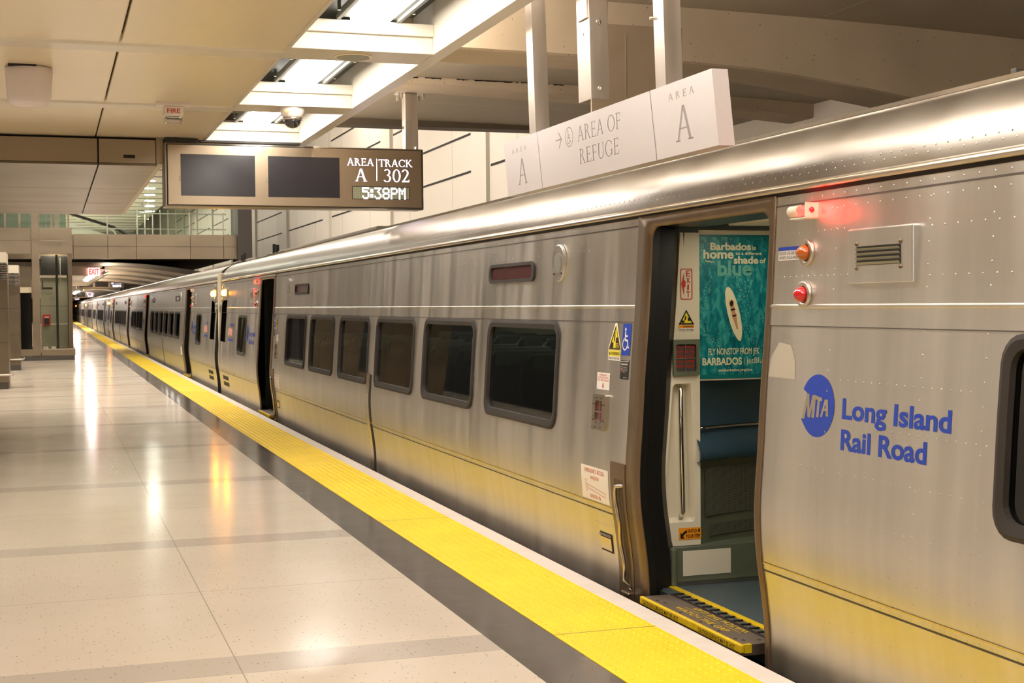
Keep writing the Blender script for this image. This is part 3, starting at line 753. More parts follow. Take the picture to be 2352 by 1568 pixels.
        bm = bmesh.new()
        for t in (.8, 2.4, 3.9, 5.5): lathe(bm, S(Y+.094*math.cos(t), z+.094*math.sin(t), .015), (-1, 0, 0), [(0, .007), (.006, .005), (.007, .001)], 8)
        obj('screw', bm, 'dkbase', sp)
        # air vent on the lamp side
        a, b = sorted((f(4.355), f(4.79)))
        bm = bmesh.new(); box(bm, prof(1.72)-.022, prof(1.72)+.02, a, b, 1.617, 1.832, .006); vt = obj('air_vent', bm, 'steel', root)
        a2, b2 = sorted((f(4.43), f(4.725)))
        bm = box(bmesh.new(), prof(1.72)-.0235, prof(1.72)-.02, a2, b2, 1.688, 1.762); obj('vent_opening', bm, 'black', vt)
        bm = bmesh.new()
        for k in range(4): quad(bm, (prof(1.72)-.024, a2, 1.690+.018*k), (prof(1.72)-.024, b2, 1.690+.018*k), (prof(1.72)-.031, b2, 1.700+.018*k), (prof(1.72)-.031, a2, 1.700+.018*k))
        obj('louvre', bm, 'recess', vt)
        bm = bmesh.new()
        for Y in (a2, b2):
            for z in (1.678, 1.772): lathe(bm, (prof(1.72)-.022, Y, z), (-1, 0, 0), [(0, .009), (.006, .007), (.009, .001)], 8)
        obj('screw', bm, 'bronze', vt)
        # railroad emblem and lettering
        fu = (lambda u, v: S(-u, v, .0010)); fu2 = (lambda u, v: S(-u, v, .0018))
        lo, hi = sorted((f(4.095), f(5.117)))
        uc, vc, rx, ry = -(hi-.129), 1.124, .131, .128
        bm = bmesh.new()
        pts = [(uc+rx*math.cos(t), vc+ry*math.sin(t)) for t in [math.radians(151-k*6.0) for k in range(49)]]
        pts += [(uc-rx*.93, vc-.062), (uc-rx*.80, vc-.060), (uc-rx*.52, vc+.044), (uc-rx*.70, vc+.052)]
        c = bm.verts.new(fu(uc+.02, vc)); V = [bm.verts.new(fu(*q)) for q in pts]
        for k in range(len(V)): bm.faces.new((c, V[k], V[(k+1) % len(V)]))
        em = obj('railroad_emblem', bm, 'blue', root)
        bm = bmesh.new()
        def mt(x0, x1, y0, y1): return [(uc+x0*rx, vc+y0), (uc+x1*rx, vc+y0+.002), (uc+x1*rx, vc+y1), (uc+x0*rx, vc+y1)]
        def st(x0, y0, x1, y1, w): poly2(bm, [(uc+(x0-w)*rx, vc+y0), (uc+(x0+w)*rx, vc+y0), (uc+(x1+w)*rx, vc+y1), (uc+(x1-w)*rx, vc+y1)], fu2)
        st(-.80, -.060, -.56, .046, .075); st(-.56, .046, -.47, -.05, .07); st(-.44, -.052, -.24, .042, .06); st(-.22, -.05, -.16, .043, .085)
        st(.05, -.046, .10, .036, .07); poly2(bm, [(uc-.10*rx, vc+.026), (uc+.28*rx, vc+.020), (uc+.28*rx, vc+.034), (uc-.10*rx, vc+.042)], fu2)
        st(.27, -.043, .50, .030, .055); st(.62, -.038, .55, .030, .075); poly2(bm, [(uc+.36*rx, vc-.018), (uc+.60*rx, vc-.016), (uc+.60*rx, vc-.006), (uc+.40*rx, vc-.006)], fu2)
        obj('emblem_letters', bm, 'steel_trim', em)
        bm = bmesh.new()
        put_text(bm, 'Long Island', -(lo+.703), -lo, 1.088, .076, fu, .028)
        put_text(bm, 'Rail Road', -(lo+.703), -(lo+.135), .965, .076, fu, .028)
        obj('railroad_lettering', bm, 'blue', root)
        if full:
            bm = bmesh.new(); rect2(bm, -5.38, -5.207, 1.728, 1.784, fu, 1); st_ = obj('door_disabled_label', bm, 'white', root)
            bm = bmesh.new(); rect2(bm, -5.38, -5.207, 1.770, 1.786, fu2); obj('blue_header', bm, 'blue', st_)
            bm = bmesh.new(); put_text(bm, 'DOOR DISABLED', -5.372, -5.215, 1.752, .013, fu2); put_text(bm, 'WHEN FLASHING', -5.372, -5.215, 1.733, .013, fu2); obj('lettering', bm, 'blackink', st_)
            bm = bmesh.new(); poly2(bm, [(-5.41, 1.225), (-5.18, 1.222), (-5.185, 1.30), (-5.23, 1.365), (-5.33, 1.375), (-5.39, 1.31)], fu); obj('sticker_residue', bm, 'stickergrey', root)
    # cab end: gangway curtain, marker lamps, step grilles, number board
    e = T(26.25); s = 1 if cabfar else -1
    bm = box(bmesh.new(), 3.005, 3.4, *sorted((e+.02*s, e+.24*s)), .80, 2.18, .01); box(bm, 3.05, 3.4, *sorted((e+.02*s, e+.24*s)), -.7, .80)
    obj('gangway_curtain', bm, 'diaphragm', root)
    a, b = sorted((T(25.25), T(26.1)))
    bm = bmesh.new(); ringpart(bm, [(rr(a, b, 1.73, 1.89, .02), 0), (rr(a, b, 1.73, 1.89, .02), .02), (rr(a+.06, b-.06, 1.75, 1.87, .02), .02), (rr(a+.06, b-.06, 1.75, 1.87, .02), .004)])
    mk = obj('marker_lamp_panel', bm, 'steel_trim', root)
    for Y in (25.45, 25.8):
        bm = lathe(bmesh.new(), S(T(Y), 1.805, .004), (-1, 0, 0), [(0, .06), (.03, .05), (.045, .02), (.05, .001)], 14)
        obj('lens', bm, 'amberlit', mk)
    bm = bmesh.new()
    for Y, z in ((25.9, 1.93), (25.9, 1.68), (26.15, 1.58), (26.2, 1.50)): lathe(bm, S(T(Y), z, 0), (-1, 0, 0), [(0, .045), (.03, .045), (.035, .03), (.035, .001)], 14)
    obj('cab_signal_lamp', bm, 'recess', root)
    for z0 in (.13, .24):
        a, b = sorted((T(24.9), T(25.7))); bm = bmesh.new(); rect2(bm, a, b, z0, z0+.07, lambda u, v: S(u, v, .003), 3); obj('cab_step_recess', bm, 'seam', root)
    fu = (lambda u, v: S(-u, v, .002))
    a, b = sorted((T(24.15), T(24.85))); bm = bmesh.new()
    for k in range(5): rect2(bm, -b+.12*k, -b+.12*k+.09, 1.04+.02*(k % 2), 1.19-.015*abs(k-2), fu, 3)
    obj('cab_flag_decal', bm, 'fadepink', root)
    bm = bmesh.new(); rect2(bm, -b, -a, .955, .99, fu); rect2(bm, -b+.25, -a, 1.215, 1.245, fu); obj('cab_number_decal', bm, 'blue', root)
    return root

def copy_car(src, yc, label):
    c = src.copy(); COL.objects.link(c); c.location.y = yc; c['label'] = label
    for ch in src.children:
        k = ch.copy(); COL.objects.link(k); k.parent = c
        for g in ch.children:
            q = g.copy(); COL.objects.link(q); q.parent = k
    return c

car = build_car(True, 13.27, True, 'nearest stainless steel rail car, its open door showing a turquoise poster')
CC = [13.27]
for k in range(7): CC.append(CC[-1]+(26.5, 25.5)[k % 2])
car2 = build_car(False, CC[1], False, 'second rail car, coupled behind the nearest one across the beige gangway curtain')
car3 = build_car(True, CC[2], False, 'third rail car, the one with its end beside the hanging sign reading area B')
copy_car(car2, CC[3], 'fourth rail car, just beyond the hanging sign reading area B')
copy_car(car3, CC[4], 'fifth rail car, two behind the one beside the area B sign')
for k in (5, 6, 7): copy_car((car2, car3)[k % 2 == 0], CC[k], 'tiny far rail car at the vanishing end of the train')

# rivets and loose details on the nearest car
def rivets():
    bm = bmesh.new()
    def rv(Y, z, r=.005):
        c = bm.verts.new(S(Y, z, .0018)); R = [bm.verts.new(S(Y+r*math.cos(t), z+r*math.sin(t), 0)) for t in [k*PI/3 for k in range(6)]]
        R2 = [bm.verts.new(S(Y+.6*r*math.cos(t), z+.6*r*math.sin(t), .0015)) for t in [k*PI/3 for k in range(6)]]
        for k in range(6):
            bm.faces.new((R[k], R[(k+1) % 6], R2[(k+1) % 6], R2[k])); bm.faces.new((R2[k], R2[(k+1) % 6], c))
    for z, y0, y1, st in ((1.985, 3.0, 5.40, .085), (1.93, 3.0, 5.0, .085), (1.82, 3.0, 4.33, .075), (1.64, 3.0, 4.33, .075), (1.84, 4.86, 5.4, .05), (1.655, 4.82, 5.4, .05), (1.475, 3.8, 5.4, .06), (1.235, 4.0, 5.1, .055),
                          (1.06, 3.9, 4.75, .055), (.87, 3.9, 5.3, .06), (.69, 3.9, 5.35, .055), (.52, 3.6, 4.8, .06), (.39, 3.4, 5.4, .065), (.25, 3.2, 5.3, .085),
                          (1.475, 7.0, 19.0, .062), (1.985, 7.0, 19.0, .06), (1.86, 7.0, 12.0, .09), (1.72, 9.7, 13.0, .09), (.39, 7.7, 13.2, .07), (.39, 13.6, 19, .07)):
        y = y0
        while y < y1:
            if not (z == 1.235 and 4.83 < y < 5.13): rv(y, z)
            y += st
    for Y in (4.92, 4.29, 3.93):
        z = .45
        while z < 1.95:
            if not (abs(z-1.49) < .05): rv(Y, z)
            z += .082
    for Y in (7.7, 9.68, 11.48): 
        z = .5
        while z < 1.42: rv(Y, z, .004); z += .07
    o = obj('rivet', bm, 'steel', car, smooth=True); o['kind'] = 'stuff'
    bm = bmesh.new()
    for z in (2.09, 2.115):
        y = 3.0
        while y < 20:
            x = 3.036 if z < 2.1 else 3.041; lathe(bm, (x, y+(0.03 if z > 2.1 else 0), z), (-1, 0, .3), [(0, .005), (.0012, .0035), (.0016, .0005)], 6); y += .07 if y < 9 else .06
    o = obj('roof_rivet', bm, 'steel_roof', car); o['kind'] = 'stuff'
rivets()
bm = bmesh.new()
for k in range(9): box(bm, 3.37, 3.46, 3.15+.14*k, 3.18+.14*k, 2.36, 2.40, .004)
obj('roof_cleat', bm, 'dkbase', car)

# interior of the nearest car: vestibule seen through the open door
YP = 6.95
PI1 = [(.21, 3.228), (.3, 3.205), (.40, 3.185), (.488, 3.172), (.56, 3.175), (.75, 3.192), (1.061, 3.218), (1.33, 3.238), (1.538, 3.256), (1.75, 3.27), (1.935, 3.283)]
def xl(z):
    for (a, b), (c, d) in zip(PI1, PI1[1:]):
        if z <= c: return b+(d-b)*(z-a)/(c-a)
    return PI1[-1][1]
bm = bmesh.new(); rows = []
zz = [.21, .26, .325, .34, .36, .42, .49, .56, .65, .75, .85, .95, 1.05, 1.085, 1.105, 1.12, 1.2, 1.33, 1.44, 1.538, 1.64, 1.75, 1.85, 1.935]
for z in zz:
    inp = .34 <= z <= 1.105; d = .055 if .36 <= z <= 1.085 else 0
    pl, pr = xl(z)+.012, 3.34+(1.1-z)*.033
    rows.append([(xl(z), YP+.06, z), (xl(z), YP, z), (pl, YP, z), (pl+.012, YP+d, z), (pr-.012, YP+d, z), (pr, YP, z), (3.397, YP, z), (3.397, YP+.06, z)])
grid(bm, rows)
part = obj('vestibule_partition', bm, 'cream', car)
bm = tube(bmesh.new(), [(3.277, YP+.03, 1.10), (3.277, YP-.004, 1.07), (3.281, YP-.004, .75), (3.288, YP-.004, .40), (3.289, YP+.03, .36)], .0135, 12); obj('grab_rail', bm, 'chrome', part, smooth=True)
pf = lambda o: (lambda u, v: (u, YP-o, v))
bm = bmesh.new(); rect2(bm, 3.262, 3.398, .243, .308, pf(.002)); st = obj('watch_your_step_sticker', bm, 'orange', part)
bm = bmesh.new(); put_text(bm, 'WATCH', 3.316, 3.372, .281, .018, pf(.004), .02); put_text(bm, 'YOUR STEP', 3.304, 3.392, .253, .018, pf(.004), .02); rect2(bm, 3.38, 3.39, .282, .300, pf(.004))
poly2(bm, [(3.272, .250), (3.272, .284), (3.282, .275), (3.292, .287), (3.312, .296), (3.312, .283), (3.296, .273), (3.288, .262), (3.298, .250)], pf(.004)); obj('lettering', bm, 'blackink', st)
bm = bmesh.new()
o, i = rr(3.281, 3.354, 1.567, 1.737, .012), rr(3.286, 3.349, 1.572, 1.732, .009)
grid(bm, [[pf(.002)(*q) for q in o], [pf(.002)(*q) for q in i]], closed=True)
for k, c in enumerate('EXIT'): put_text(bm, c, 3.316+(.008 if c == 'I' else 0), 3.341-(.008 if c == 'I' else 0), 1.695-.038*k, .031, pf(.002), .01)
poly2(bm, [(3.288, 1.652), (3.303, 1.715), (3.303, 1.672), (3.312, 1.672), (3.312, 1.636), (3.303, 1.636), (3.303, 1.590)], pf(.002))
obj('exit_sticker', bm, 'redink', part)
bm = bmesh.new(); rect2(bm, 3.268, 3.362, 1.394, 1.424, pf(.002)); st = obj('gap_warning_sticker', bm, 'white', part)
bm = bmesh.new(); poly2(bm, [(3.276, 1.434), (3.356, 1.434), (3.315, 1.507)], pf(.003)); obj('yellow_field', bm, 'warnyellow', st)
bm = bmesh.new(); rect2(bm, 3.269, 3.361, 1.411, 1.427, pf(.003)); obj('orange_band', bm, 'orange', st)
bm = bmesh.new(); put_text(bm, 'Watch the Gap', 3.271, 3.359, 1.398, .009, pf(.004), .01); put_text(bm, 'WARNING', 3.292, 3.357, 1.414, .009, pf(.004), .015)
for a0, a1 in ((3.270, 3.282), (3.361, 3.349)): poly2(bm, [(a0, 1.431), (a1, 1.437), (3.315, 1.499), (3.315, 1.512)], pf(.004))
rect2(bm, 3.270, 3.361, 1.431, 1.438, pf(.004)); rect2(bm, 3.286, 3.304, 1.44, 1.452, pf(.004)); rect2(bm, 3.324, 3.340, 1.45, 1.468, pf(.004)); poly2(bm, [(3.303, 1.455), (3.310, 1.453), (3.316, 1.475), (3.309, 1.478)], pf(.004)); obj('pictogram', bm, 'blackink', st)
bm = bmesh.new()
o, i = rr(3.23, 3.388, 1.150, 1.348, .004), rr(3.246, 3.368, 1.172, 1.322, .012)
grid(bm, [[pf(0)(*q) for q in o], [pf(.018)(*q) for q in o], [pf(.018)(*q) for q in i], [pf(.004)(*q) for q in i]], closed=True)
bx = obj('emergency_handle_box', bm, 'greensteel', part)
bm = bmesh.new(); rect2(bm, 3.24, 3.374, 1.165, 1.33, pf(.004)); obj('box_back', bm, 'dkbase', bx)
bm = bmesh.new()
for k, s in enumerate(('TO OPEN', 'DOOR IN', 'EMERGENCY', 'PULL DOWN', 'RED HANDLE')): put_text(bm, s, 3.252, 3.362, 1.298-.026*k, .015, pf(.006), .01)
obj('lettering', bm, 'redink', bx)
bm = bmesh.new(); rect2(bm, 3.303, 3.307, 1.17, 1.32, pf(.012)); rect2(bm, 3.246, 3.368, 1.243, 1.247, pf(.012)); obj('cover_bar', bm, 'alu', bx)

# poster panel
bm = B(3.397, 4.02, YP+.012, YP+.04, 1.118, 1.95); wp = obj('windscreen_panel', bm, 'cream', car)
bm = bmesh.new(); rect2(bm, 3.400, 3.845, 1.148, 1.912, pf(-.010)); ps = obj('travel_poster', bm, 'sea', car)
q1, q2, q3, q4 = pf(-.009), pf(-.008), pf(-.007), pf(-.006)
for z0, z1 in ((1.126, 1.148), (1.912, 1.925)):
    bm = bmesh.new(); rect2(bm, 3.400, 3.845, z0, z1, q1); obj('border_band', bm, 'seaband', ps)
bm = bmesh.new()
put_text(bm, 'Barbados', 3.469, 3.721, 1.841, .038, q1, .035); put_text(bm, 'is', 3.729, 3.752, 1.841, .024, q1, .02)
put_text(bm, 'home', 3.426, 3.613, 1.795, .045, q1, .035); put_text(bm, 'to a different', 3.625, 3.787, 1.814, .016, q1, .02)
put_text(bm, 'shade', 3.613, 3.767, 1.766, .038, q1, .035); put_text(bm, 'of', 3.775, 3.813, 1.768, .026, q1, .02)
tube(bm, [(3.436, YP+.009, 1.785), (3.445, YP+.009, 1.776), (3.462, YP+.009, 1.778), (3.474, YP+.009, 1.772), (3.492, YP+.009, 1.776)], .004, 6)
put_text(bm, 'FLY NONSTOP FROM JFK', 3.455, 3.772, 1.260, .034, q1, .012); put_text(bm, 'BARBADOS', 3.417, 3.661, 1.203, .038, q1, .03)
rect2(bm, 3.6755, 3.677, 1.202, 1.241, q1); put_text(bm, 'jetBlue', 3.691, 3.812, 1.209, .031, q1, .0); put_text(bm, 'visitbarbados.org/usa', 3.512, 3.725, 1.166, .014, q1, .02)
obj('poster_lettering', bm, 'posterink', ps)
bm = bmesh.new(); put_text(bm, 'blue', 3.513, 3.725, 1.701, .078, q1, .03); obj('faint_lettering', bm, 'fadeink', ps)
bm = bmesh.new(); ax = Vector((3.612, 1.484)); d = Vector((.075, -.298)).normalized(); n_ = Vector((-d.y, d.x)); h = .156
bp = lambda a, w: tuple(ax+d*a*h+n_*w)
W_ = [(-1, .004), (-.94, .014), (-.8, .024), (-.5, .033), (-.1, .037), (.3, .035), (.6, .029), (.85, .017), (.96, .008), (1, .001)]
poly2(bm, [bp(a, -w) for a, w in W_]+[bp(a, w) for a, w in W_[::-1]], q2); obj('printed_surfboard', bm, 'posterink', ps)
bm = bmesh.new()
F = [(-.34, .006), (-.26, .012), (-.18, .013), (-.06, .010), (.03, .014), (.12, .012), (.3, .008), (.5, .005), (.56, .004)]
poly2(bm, [bp(a, -w) for a, w in F]+[bp(a, w) for a, w in F[::-1]], q3); poly2(bm, [bp(-.28, .012), bp(-.42, .017), (bp(-.54, .008)), bp(-.52, .004), bp(-.42, .011), bp(-.3, .007)], q3); poly2(bm, [bp(-.28, -.012), bp(-.42, -.017), (bp(-.54, -.006)), bp(-.52, -.003), bp(-.42, -.011), bp(-.3, -.007)], q3)
obj('printed_swimmer', bm, 'skin', ps)
bm = bmesh.new(); poly2(bm, [(bp(-.40, 0)[0]+.010*math.cos(t), bp(-.40, 0)[1]+.017*math.sin(t)) for t in [k*PI/6 for k in range(12)]], q4)
poly2(bm, [bp(-.2, -.013), bp(-.14, -.013), bp(-.14, .013), bp(-.2, .013)], q4); poly2(bm, [bp(.03, -.013), bp(.07, -.012), bp(.1, 0), bp(.07, .012), bp(.03, .013)], q4); obj('printed_hair_and_swimwear', bm, 'hair', ps)
# curved shell, trim, grille
def shell(rows, name, m, smooth=True):
    bm = bmesh.new(); R = []
    for off, z in rows:
        r = []
        for k in range(13):
            t = k/12; X = 3.375+.645*t; Y = (YP+.012+.17*(1-(1-t)**2)+off) if off < 1 else YP+.02
            r.append((X, Y, z))
        R.append(r)
    grid(bm, R); return obj(name, bm, m, car, smooth=smooth)
shell([(9, 1.119), (.012, 1.105), (.012, .86)], 'upper_shell_panel', 'bluevinyl')
bm = tube(bmesh.new(), [(3.399+.62*t, YP+.012+.17*(1-(1-t)**2)-.0, .852) for t in [k/12 for k in range(13)]], .008, 8); obj('shell_trim', bm, 'chrome', car, smooth=True)
shell([(.012, .848), (.004, .82), (-.03, .77), (-.055, .73), (-.06, .69), (-.045, .672), (.0, .668)], 'lower_shell_bulge', 'bluevinyl')
shell([(.0, .668), (.0, .205)], 'shell_frame', 'greensteel')
bm = bmesh.new()
for z0, z1, t0 in ((.36, .63, .07), (.245, .31, .12)):
    grid(bm, [[(3.399+.62*t, YP+.010+.17*(1-(1-t)**2)-.002, z) for t in [t0+(1-t0)*k/12 for k in range(13)]] for z in (z0, z1)])
obj('ventilation_grille', bm, 'grille', car)
bm = B(3.215, 4.02, YP-.04, YP+.20, .02, .207); obj('lower_panel', bm, 'greensteel', car)
bm = bmesh.new(); rect2(bm, 3.268, 3.56, .05, .188, lambda u, v: (u, YP-.042, v)); obj('blank_notice', bm, 'cream', car)
bm = B(3.22, 4.02, YP-.055, YP-.03, -.002, .022, .004); obj('floor_trim', bm, 'steel_trim', car)
bm = B(3.19, 3.222, YP-.07, YP, -.002, .208, .01); obj('corner_guard', bm, 'greensteel', car)
bm = B(3.05, 6.1, .2, 26.3, 1.985, 2.02); obj('inner_ceiling', bm, 'cream', car)
bm = B(6.0, 6.04, .2, 26.3, 0, 2.0); obj('inner_far_wall', bm, 'cream', car)
bm = B(3.40, 6.0, 5.30, 5.34, 0, 2.0); obj('inner_bulkhead', bm, 'seatdark', car)
bm = B(4.018, 6.0, YP, YP+.24, 0, 2.0); obj('inner_partition', bm, 'cream', car)
bm = B(3.45, 3.75, 5.5, 6.7, 1.96, 1.984); obj('added_vestibule_lamp', bm, 'cream', car)  # unseen housing for the added vestibule light
for y0, dirn, n in ((7.7, 1, 13), (0.8, 1, 4)):
    for k in range(n):
        for x0 in (3.22, 4.95):
            y = y0+.88*k; bm = bmesh.new()
            o = rr(x0, x0+.92, .42, 1.17, .12, 4, 3)
            grid(bm, [[(u, y, v) for u, v in o], [(u, y+.10, v) for u, v in o]], closed=True)
            bm.faces.new([bm.verts.new((u, y, v)) for u, v in o]); bm.faces.new([bm.verts.new((u, y+.10, v)) for u, v in o][::-1])
            bm2 = obj('seat', bm, 'seatdark', car)
            bm = bmesh.new(); box(bm, x0+.06, x0+.86, y-.004, y+.104, 1.06, 1.185, .02); obj('headrest', bm, 'seat', bm2)
L = D.lights.new('aisle_fill_light', 'AREA'); L.shape = 'RECTANGLE'; L.size = .3; L.size_y = 11; L.energy = 14; L.color = (.95, 1, .85)  # unseen area light added to brighten the seats behind the windows
lo = D.objects.new('aisle_fill_light', L); COL.objects.link(lo); lo.location = (0, 0, 1.97+1.15); lo.parent = car
L = D.lights.new('vestibule_fill_light', 'AREA'); L.shape = 'RECTANGLE'; L.size = .28; L.size_y = 1.1; L.energy = 5; L.color = (1, .9, .7)  # area light added out of sight to lift the vestibule
lo = D.objects.new('vestibule_fill_light', L); COL.objects.link(lo); lo.location = (3.6-4.6, 6.1-13.27, 1.955+1.15); lo.parent = car
for Y in (5.12, 21.42):
    L = D.lights.new('side_lamp_light', 'POINT'); L.energy = 1.1 if Y < 10 else 5; L.color = (1, .004, .004); L.shadow_soft_size = .02
    lo = D.objects.new('side_lamp_light', L); COL.objects.link(lo); lo.location = (prof(1.93)-.04-4.6, Y-(.068 if Y < 10 else -.068)-13.27, 1.93+1.15); lo.parent = car

# ------------------------------------------------------------------ platform
Y0, Y1 = -9, 215
bm = bmesh.new(); box(bm, -7.5, 1.90, Y0, Y1, -.3, 0); struct('floor', bm, 'floor', 'polished cream terrazzo platform floor with darker cross bands', 'floor')
bm = bmesh.new(); box(bm, 1.90, 2.205, Y0, Y1, -.3, 0); struct('trim_1', bm, 'granite', 'charcoal terrazzo strip beside the yellow edge strip', 'floor strip')
bm = bmesh.new(); box(bm, 2.73, 2.855, Y0, Y1, -.14, .0, .006); struct('trim_2', bm, 'coping', 'pale stone coping along the platform edge', 'platform edge')
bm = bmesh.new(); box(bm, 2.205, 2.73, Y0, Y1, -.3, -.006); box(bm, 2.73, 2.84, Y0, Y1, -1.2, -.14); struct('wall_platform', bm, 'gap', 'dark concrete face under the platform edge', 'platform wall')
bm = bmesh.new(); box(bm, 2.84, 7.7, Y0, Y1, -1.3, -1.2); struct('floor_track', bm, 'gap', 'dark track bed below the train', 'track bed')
bm = bmesh.new(); box(bm, 2.208, 2.727, Y0, Y1, -.006, .002)
Y = 3.9; r = .0125; row = 0
while Y < 26:
    for k in range(9 if Y < 18 else 9):
        X = 2.238+.0575*k
        if Y > 15 and False: continue
        n = 7 if Y < 11 else 5
        R1 = [bm.verts.new((X+r*math.cos(t), Y+r*math.sin(t), .002)) for t in [2*PI*i/n for i in range(n)]]
        R2 = [bm.verts.new((X+.62*r*math.cos(t), Y+.62*r*math.sin(t), .0068)) for t in [2*PI*i/n for i in range(n)]]
        for i in range(n): bm.faces.new((R1[i], R1[(i+1) % n], R2[(i+1) % n], R2[i]))
        bm.faces.new(R2)
    Y += .058
ts = obj('tactile_strip', bm, 'yellow'); tag(ts, 'bright yellow tactile warning strip with raised dots along the platform edge', 'tactile strip')
bm = bmesh.new()
for k in range(-1, 14): box(bm, 2.208, 2.727, 6.075+3.66*k-.003, 6.075+3.66*k+.003, .0, .0026)
obj('tile_joint', bm, 'plate', ts)

# ------------------------------------------------------------------ ceiling of the near platform
ZC = 3.2; BEAM = [8.9+2.6*k for k in range(-6, 3)]; XR = 2.42; XT = 1.455; XL = -3.6; XE = -4.75
bm = bmesh.new()
for a, b in zip(BEAM, BEAM[1:]):
    y0, y1 = a+.40, b+.0
    xs = [-3.6, -2.9, -1.75, -.60, .435, 1.455]
    for p, q in zip(xs, xs[1:]):
        box(bm, p+.006, q-.006, y0-.06, y1+.06, ZC-.012, ZC+.03, .006)
struct('ceiling', bm, 'paint', 'glossy cream metal ceiling panels over the platform', 'ceiling')
bm = bmesh.new()
for b in BEAM:
    # cross bands: shallow hat profile under the panels, full beams across the light troughs
    sec = [(b-.02, ZC+.035), (b+.03, ZC-.004), (b+.09, ZC-.024), (b+.31, ZC-.024), (b+.37, ZC-.004), (b+.42, ZC+.035)]
    grid(bm, [[(x, y, z) for y, z in sec] for x in (XL, XT)])
    for x0, x1 in ((XT, XR), (XE, XL)):
        box(bm, x0, x1, b+.0, b+.40, ZC, ZC+.11, .004); box(bm, x0, x1, b-.035, b+.435, ZC+.11, ZC+.19, .004)
struct('ceiling_bands', bm, 'paintw', 'ivory cross bands dividing the ceiling bays', 'ceiling')
ye = BEAM[-1]+.42
bm = bmesh.new()
for x0, x1, xi in ((XR, XR+.10, XR), (XE-.10, XE, XE)):
    box(bm, x0, x1, BEAM[0], ye, ZC-.004, ZC+.42, .004)
for x in (XT, XL): box(bm, x-.012, x+.012, BEAM[0], ye, ZC-.02, ZC+.42)
struct('trim_3', bm, 'paintw', 'ivory edge fascia of the light trough', 'ceiling trim')
bm = bmesh.new()
for x0, x1 in ((XT, XR), (XE, XL)): box(bm, x0, x1, BEAM[0], ye, ZC+.34, ZC+.40)
box(bm, XL, XT, BEAM[0], ye, ZC+.09, ZC+.4)
struct('ceiling_recess', bm, 'trough', 'grey metal back of the ceiling light troughs', 'ceiling')
bm = bmesh.new()
for x in (-2.9, -1.75, -.60, .435): box(bm, x-.012, x+.012, BEAM[0], ye, ZC+.04, ZC+.05)
struct('ceiling_joint', bm, 'joint', 'shadow gaps between the ceiling panels', 'ceiling')

def light(y0, y1, xc, label, z=ZC+.19, group='fluorescent lights in the ceiling troughs', grp=True):
    t = thing('ceiling_light', label, 'light', (xc, (y0+y1)/2, z), group)
    bm = bmesh.new()
    sec = [(xc+.125*math.cos(a), z+.012-.085*math.sin(a)) for a in [PI*i/10 for i in range(11)]]
    vr = grid(bm, [[(x, y, zz) for x, zz in sec] for y in (y0+.02, y1-.02)])
    bm.faces.new(vr[0][::-1]); bm.faces.new(vr[1])
    obj('diffuser', bm, 'white_lamp', t, smooth=False)
    bm = bmesh.new(); box(bm, xc-.20, xc+.20, y0, y1, z+.012, z+.05, .004)
    for s in (-1, 1): box(bm, xc+s*.20-.012, xc+s*.20+.012, y0, y1, z-.01, z+.02)
    obj('housing', bm, 'trough', t)
    bm = bmesh.new()
    for s in (-1, 1):
        for f in (.12, .5, .88): box(bm, xc+s*.24-.01, xc+s*.24+.01, y0+(y1-y0)*f-.012, y0+(y1-y0)*f+.012, z+.0, z+.06)
    obj('clip', bm, 'chrome', t)
    return t
LB = ['ceiling light at the top edge of the photo, nearest the camera', 'ceiling light beside the round speaker grille, second from the camera', 'ceiling light next to the dome camera, just above the departure sign']
for k, (a, b) in enumerate(zip(BEAM, BEAM[1:])):
    n = k-(len(BEAM)-1-3)
    light(a+.46, b-.06, 1.975, LB[n] if n >= 0 else 'ceiling light in the trough behind the camera')
    light(a+.46, b-.06, (XE+XL)/2, 'ceiling light in the far left trough out of sight')

# unseen strips added behind the trough fascia to brighten the vault
for k in range(6):
    y = -3+3.2*k
    t = thing('cove_fill_light', 'added strip light behind the ceiling fascia, out of sight', 'light', (2.53, y+1.4, 3.45), 'added cove lights behind the fascia')
    bm = B(2.521, 2.56, y, y+2.8, 3.42, 3.52, .004); obj('housing', bm, 'recess', t)
    bm = B(2.561, 2.575, y+.05, y+2.75, 3.43, 3.51); obj('diffuser', bm, 'cove', t)

# ceiling fittings
t = thing('ceiling_speaker', 'round flush speaker grille on the second ivory band', 'speaker', (1.93, 9.08, ZC))
bm = lathe(bmesh.new(), (1.93, 9.10, ZC), (0, 0, -1), [(-.01, .125), (.006, .125), (.01, .118), (.010, .001)], 32); obj('grille', bm, 'paint', t)
bm = lathe(bmesh.new(), (1.93, 9.10, ZC-.010), (0, 0, -1), [(0, .105), (.002, .105), (.003, .001)], 32); obj('mesh_disc', bm, 'recess', t)
cx_, cy_ = 1.94, 11.62
t = thing('dome_camera', 'white dome security camera with dark bubble below the lights', 'camera', (cx_, cy_, ZC))
bm = lathe(bmesh.new(), (cx_, cy_, ZC+.01), (0, 0, -1), [(0, .105), (.045, .10), (.075, .085), (.085, .078)], 28); obj('camera_body', bm, 'plastic', t, smooth=True)
bm = lathe(bmesh.new(), (cx_, cy_, ZC-.082), (0, 0, -1), [(0, .083), (.016, .083), (.018, .074)], 28); obj('chrome_ring', bm, 'chrome', t, smooth=True)
bm = lathe(bmesh.new(), (cx_, cy_, ZC-.095), (0, 0, -1), [(0, .073), (.02, .070), (.045, .058), (.062, .038), (.07, .016), (.072, .001)], 28); obj('dome', bm, 'smoked', t, smooth=True)
bm = bmesh.new(); box(bm, cx_-.07, cx_-.045, cy_-.106, cy_-.095, ZC-.05, ZC-.035); obj('label_plate', bm, 'orange', t)
fx, fy = .955, 11.45
